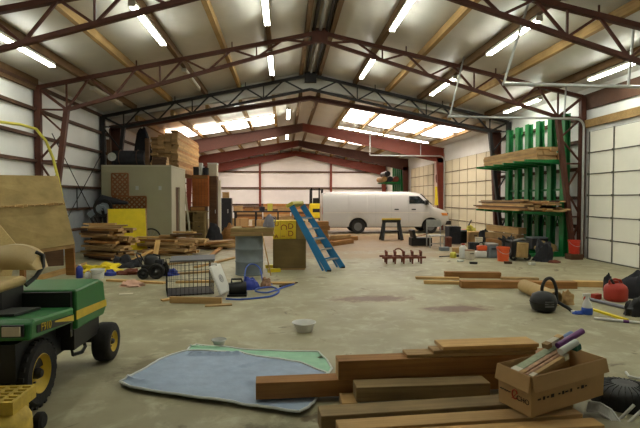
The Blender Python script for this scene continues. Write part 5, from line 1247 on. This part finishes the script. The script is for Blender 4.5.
# paper tube
A_, B_ = PZ(529, 298), PZ(557, 309); A_.z = B_.z = .12; A_.y += .5; B_.y += .2; A_.x += .16; B_.x += .1
t = thing('paper_tube', 'thick tan cardboard tube lying on the floor behind the round black tool', 'tube', A_)
d_ = (B_ - A_); b = MB().lathe([(.12, 0), (.12, d_.length), (.105, d_.length), (.105, .0)], Matrix.Translation(A_) @ d_.to_track_quat('Z', 'Y').to_matrix().to_4x4(), 28, close=True); b.build('wall', 'tubetan', t, smooth=True)
MB().lathe([(.106, .02), (.0, .02)], Matrix.Translation(A_) @ d_.to_track_quat('Z', 'Y').to_matrix().to_4x4(), 28).build('end_disc', 'dkwood', t)
# black round vacuum head
c = PZ(547.5, 313); c.y += .12
t = thing('shop_vacuum', 'round black vacuum head with an arched hose, in front of the tan tube', 'vacuum', c)
MB().lathe([(.10, 0), (.165, .03), (.195, .11), (.195, .18), (.165, .26), (.09, .30), (0, .31)], Matrix.Translation(c), 28).build('tank', 'black', t, smooth=True)
MB().lathe([(.197, .14), (.205, .15), (.197, .16)], Matrix.Translation(c), 28).build('clamp_ring', 'rubber', t, smooth=True)
b = MB(); 
for k in range(3): b.bx(c + V((-.08, -.205 + .005 * k, .10 + k * .035)), c + V((.06, -.19, .118 + k * .035)))
b.build('vent_slot', 'hub', t)
MB().tube([PY(*a) for a in smooth([(543, 300, c.y + .1), (542, 288, c.y + .1), (546, 279.5, c.y + .1), (552, 279, c.y + .1), (556, 288, c.y + .08), (557, 300, c.y + .05), (561, 304, c.y), (568, 308, c.y - .05), (573, 312.5, c.y - .12)])], .026, 8).build('hose', 'black', t, smooth=True)
p = PZ(576, 313.5); tag(MB().box(p + V((0, .02, .02)), (.12, .06, .035), Euler((0, 0, -.5))).build('hose_nozzle', 'white', bevel=.012), 'small white nozzle on the floor at the end of the black hose', 'nozzle')
# wood chunk, spray bottle, level, pipe
lump('pale split chunk of wood beside the round black tool', 'wood', 'wood_chunk', 570, 305, .12, .22, 'tan', .9, 81, .4)
p = PZ(587, 314); t = thing('spray_bottle', 'white spray bottle with a blue base standing near the yellow stick', 'spray bottle', p)
MB().lathe([(.075, 0), (.078, .01), (.078, .085), (.07, .1)], Matrix.Translation(p), 18).build('blue_base', 'hose', t, smooth=True); MB().lathe([(.068, .1), (.06, .16), (.03, .22), (.022, .24), (.022, .27)], Matrix.Translation(p), 18).build('bottle', 'white', t, smooth=True)
MB().bx(p + V((-.07, -.02, .27)), p + V((.045, .02, .315))).build('spray_head', 'white', t, bevel=.008); MB().bar(p + V((-.035, 0, .27)), p + V((-.06, 0, .22)), .015, .012).build('trigger', 'red', t)
lump('blue cloth lying at the left foot of the white spray bottle', 'cloth', 'cloth_bundle', 581, 314.5, .07, .05, 'hose', 1.5, 83, .3)
p, q = PZ(591.5, 310), PZ(627, 321); board('yellow straight stick lying on the floor right of the spray bottle', p + V((0, 0, .015)), q + V((0, 0, .015)), .06, .03, 'yellow', name='yellow_stick', cat='stick')
p, q = PZ(586, 300), PZ(632, 311); tag(MB().tube([p + V((0, 0, .03)), q + V((0, 0, .03))], .027, 10).build('metal_pipe', 'cloth', smooth=True), 'brown-grey pipe lying on the floor beneath the red gas can', 'pipe')
p, q = PZ(594, 319.5), PZ(648, 325); t = thing('white_tube', 'white tube with a purple band on the floor in front of the yellow stick', 'tube', p); MB().tube([p + V((0, 0, .02)), q + V((0, 0, .02))], .02, 10).build('pipe', 'white', t, smooth=True); a_ = p.lerp(q, .55); c_ = p.lerp(q, .66); MB().tube([a_ + V((0, 0, .02)), c_ + V((0, 0, .02))], .021, 10).build('band', 'magenta', t)
tag(MB().box(PZ(598, 300) + V((0, .05, .05)), (.16, .1, .1), Euler((0, 0, .3))).build('orange_block', 'gas', bevel=.015), 'small orange-red plastic block left of the red gas can', 'block')
# gas can
p = PZ(622, 302.5); p.y += .16
t = thing('gas_can', 'round red gas can standing on the floor at the right', 'gas can', p)
MB().lathe([(.155, 0), (.178, .02), (.183, .06), (.183, .2), (.165, .25), (.11, .295), (.05, .305), (.045, .34), (0, .345)], Matrix.Translation(p), 30).build('body', 'gas', t, smooth=True)
MB().tube([p + V((-.12, 0, .27)), p + V((-.11, 0, .34)), p + V((-.02, 0, .37)), p + V((.08, 0, .35)), p + V((.11, 0, .28))], .018, 8).build('handle', 'gas', t, smooth=True); MB().tube([p + V((-.07, -.05, .29)), p + V((-.12, -.06, .36)), p + V((-.14, -.06, .38))], .022, 8).build('spout', 'black', t)
lump('black bag slumped behind the red gas can at the right edge', 'bag', 'black_bag', 648, 299, .36, .4, 'dkcloth', 1.1, 87, .4)
lump('dark lump of cloth behind the left shoulder of the red gas can', 'bundle', 'cloth_bundle', 610, 292, .1, .3, 'dkcloth', .9, 89, .4)
lump('black cloth heap at the right edge below the gas can', 'bundle', 'cloth_bundle', 642, 317, .17, .26, 'black', 1, 93, .4)
# ------------------------------------------------------------------ far back: bench, lumber by the end wall
by = 27.5; bx0, bx1 = PY(233, 215, by).x, PY(297, 215, by).x; bz = PY(260, 211, by).z
t = thing('work_table', 'long dark-framed work table in the back of the hall, left of the ladder', 'table', ((bx0 + bx1) / 2, by, 0))
MB().bx((bx0, by, bz - .08), (bx1, by + .9, bz)).build('table_top', 'steeldark', t)
for x in (bx0 + .1, lerp(bx0, bx1, .35), lerp(bx0, bx1, .7), bx1 - .1):
    for y in (by + .08, by + .8): MB().bx((x - .04, y - .04, 0), (x + .04, y + .04, bz - .08)).build('leg', 'steeldark', t)
for i, (px, w_, h_, m, nm, cat, lab) in enumerate(((238, .5, .28, 'card', 'cardboard_carton', 'carton', 'tan carton at the near end of the long back table'), (249, .45, .16, 'brown', 'wooden_tray', 'tray', 'brown tray on the long back table, beside the tan carton'), (262, .3, .22, 'dkcloth', 'tool_case', 'case', 'dark case in the middle of the long back table'), (270, .28, .42, 'yhose', 'yellow_canister', 'canister', 'yellowish canister on the long back table'), (284, .7, .18, 'tan', 'wooden_tray', 'tray', 'wide tan tray at the far right of the long back table'))):
    x = PY(px, 211, by + .3).x; o_ = thing(nm, lab, cat, (x, by + .4, bz + .001)); MB().bx((x - w_ / 2, by + .2, bz + .001), (x + w_ / 2, by + .6, bz + h_ * .85)).build('body', m, o_, bevel=.01); MB().bx((x - w_ / 2 - .01, by + .19, bz + h_ * .85), (x + w_ / 2 + .01, by + .61, bz + h_)).build('rim', m, o_)
for i, (px, w_, h_, m, lab) in enumerate(((240, .9, .6, 'card', 'carton under the near end of the long back table'), (262, 1.1, .5, 'tan', 'wide tan carton under the middle of the long back table'), (285, 1.0, .7, 'tan', 'brown carton under the right end of the long back table'))):
    x = PY(px, 222, by + .2).x; o_ = thing('cardboard_carton', lab, 'carton', (x, by + .45, 0)); MB().bx((x - w_ / 2, by + .18, 0), (x + w_ / 2, by + .7, h_)).build('body', m, o_, bevel=.01); MB().bx((x - .04, by + .17, h_ * .3), (x + .04, by + .18, h_)).build('tape', 'tan', o_)
bk0 = 24.5; x = PY(225.5, 210, bk0).x; t = thing('dark_cabinet', 'black machine cabinet standing right of the white post', 'cabinet', (x, bk0 + .3, 0)); zc = PY(225, 198, bk0).z; MB().bx((x - .26, bk0, 0), (x + .28, bk0 + .6, zc)).build('carcass', 'black', t, bevel=.02); MB().bx((x - .22, bk0 - .02, .3), (x + .24, bk0, zc - .1)).build('door', 'dkcloth', t); MB().bx((x + .1, bk0 - .05, 1.0), (x + .14, bk0 - .02, 1.2)).build('handle', 'galv', t)
t = thing('cardboard_carton', 'small tan carton on top of the black machine cabinet', 'carton', (x, bk0 + .3, zc)); MB().bx((x - .16, bk0 + .1, zc + .001), (x + .14, bk0 + .5, zc + .3)).build('body', 'tan', t, bevel=.01); MB().bx((x - .165, bk0 + .09, zc + .24), (x + .145, bk0 + .11, zc + .3)).build('flap', 'tan', t)
lump('dark pile of cloth and cable on the floor at the foot of the tall locker', 'pile', 'cloth_heap', 213, 244, .34, .75, 'dkcloth', .9, 101, .3)
lump('brownish junk heap on the floor behind the drum bench', 'pile', 'junk_heap', 229, 241, .4, .6, 'brown', .9, 105, .5)
for k in range(6):
    z = .02 + k * .21
    for j, (a, c) in enumerate(((236, 262), (263.5, 290), (291.5, 320))):
        xa, xb = PY(a, 210, 40.2).x, PY(c, 210, 40.2).x
        if k == 5 and j == 0: continue
        o = MB().bx((-(xb - xa) / 2, -.4, 0), ((xb - xa) / 2, .4, .2)).build('timber', ['brown', 'dkwood', 'tan'][(k + j) % 3]); o.location = ((xa + xb) / 2, 40.2, z); tag(o, ['long beam in the stack along the end wall, behind the back table', 'long beam in the stack along the end wall, middle bay behind the yellow box', 'long beam in the stack along the end wall, next to the forklift'][j], 'timber', 'beams stacked along the end wall')

for i in range(12):
    p = PZ(186 + (i % 6) * 8.5 + rng.uniform(-2, 2), 239 + (i // 6) * 7 + rng.uniform(-1, 1)); plank('broken board end in the clutter behind the loose heap, toward the drum', (p.x, p.y, .13 + .055 * (i % 2)), rng.uniform(.5, .9), .14, .045, rng.uniform(-.5, .5), rng.choice(['pine', 'tan', 'brown']), 'broken board ends toward the drum') if False else None
# small clutter on the floor along the right side
for i, (px, py, w_, d_2, h_, m, nm, cat, lab) in enumerate((
    (445, 251, .3, .2, .12, 'drum', 'metal_tray', 'tray', 'low grey tray on the floor beside the metal chair frame'), (449, 247, .2, .2, .35, 'rust', 'rusty_can', 'can', 'rusty can on the floor beside the dark equipment case'),
    (457, 253, .22, .18, .16, 'card', 'small_carton', 'carton', 'small tan carton on the floor behind the yellow-headed trimmer'), (475, 252, .3, .25, .3, 'dkcloth', 'tool_case', 'case', 'dark tool case behind the box with the pinkish label'),
    (480, 250, .22, .2, .42, 'paper', 'small_carton', 'carton', 'pale carton standing behind the chainsaw-like tool'), (490, 252, .25, .22, .3, 'black', 'tool_case', 'case', 'black case behind the grey plastic crate'),
    (461, 262, .16, .1, .05, 'hem', 'paper_packet', 'packet', 'small white packet lying in front of the white jug'), (474, 264, .2, .08, .05, 'steeldark', 'hand_tool', 'tool', 'dark hand tool lying on the floor in front of the pinkish-labelled box'),
    (509, 264, .2, .12, .06, 'dkwood', 'wood_offcut', 'offcut', 'dark offcut lying at the foot of the orange bucket'), (533, 265, .16, .1, .06, 'hem', 'paper_packet', 'packet', 'small pale packet on the floor in front of the pale-panelled machine'))):
    c = PZ(px, py); c.y += d_2 / 2; t = thing(nm, lab, cat, c, rng.uniform(-.4, .4))
    MB().bx((-w_ / 2, -d_2 / 2, 0), (w_ / 2, d_2 / 2, h_ * .85)).build('body', m, t, world=False, bevel=.01); MB().bx((-w_ / 2 - .006, -d_2 / 2 - .006, h_ * .85), (w_ / 2 + .006, d_2 / 2 + .006, h_)).build('lid', m, t, world=False)
# ------------------------------------------------------------------ view
w = bpy.data.worlds.new('world'); sc.world = w; w.use_nodes = True
w.node_tree.nodes['Background'].inputs[0].default_value = (1, .95, .88, 1); w.node_tree.nodes['Background'].inputs[1].default_value = .0
vs = sc.view_settings; vs.view_transform = 'Standard'; vs.look = 'None'; vs.gamma = 1; vs.exposure = 0.1; vs.use_curve_mapping = False
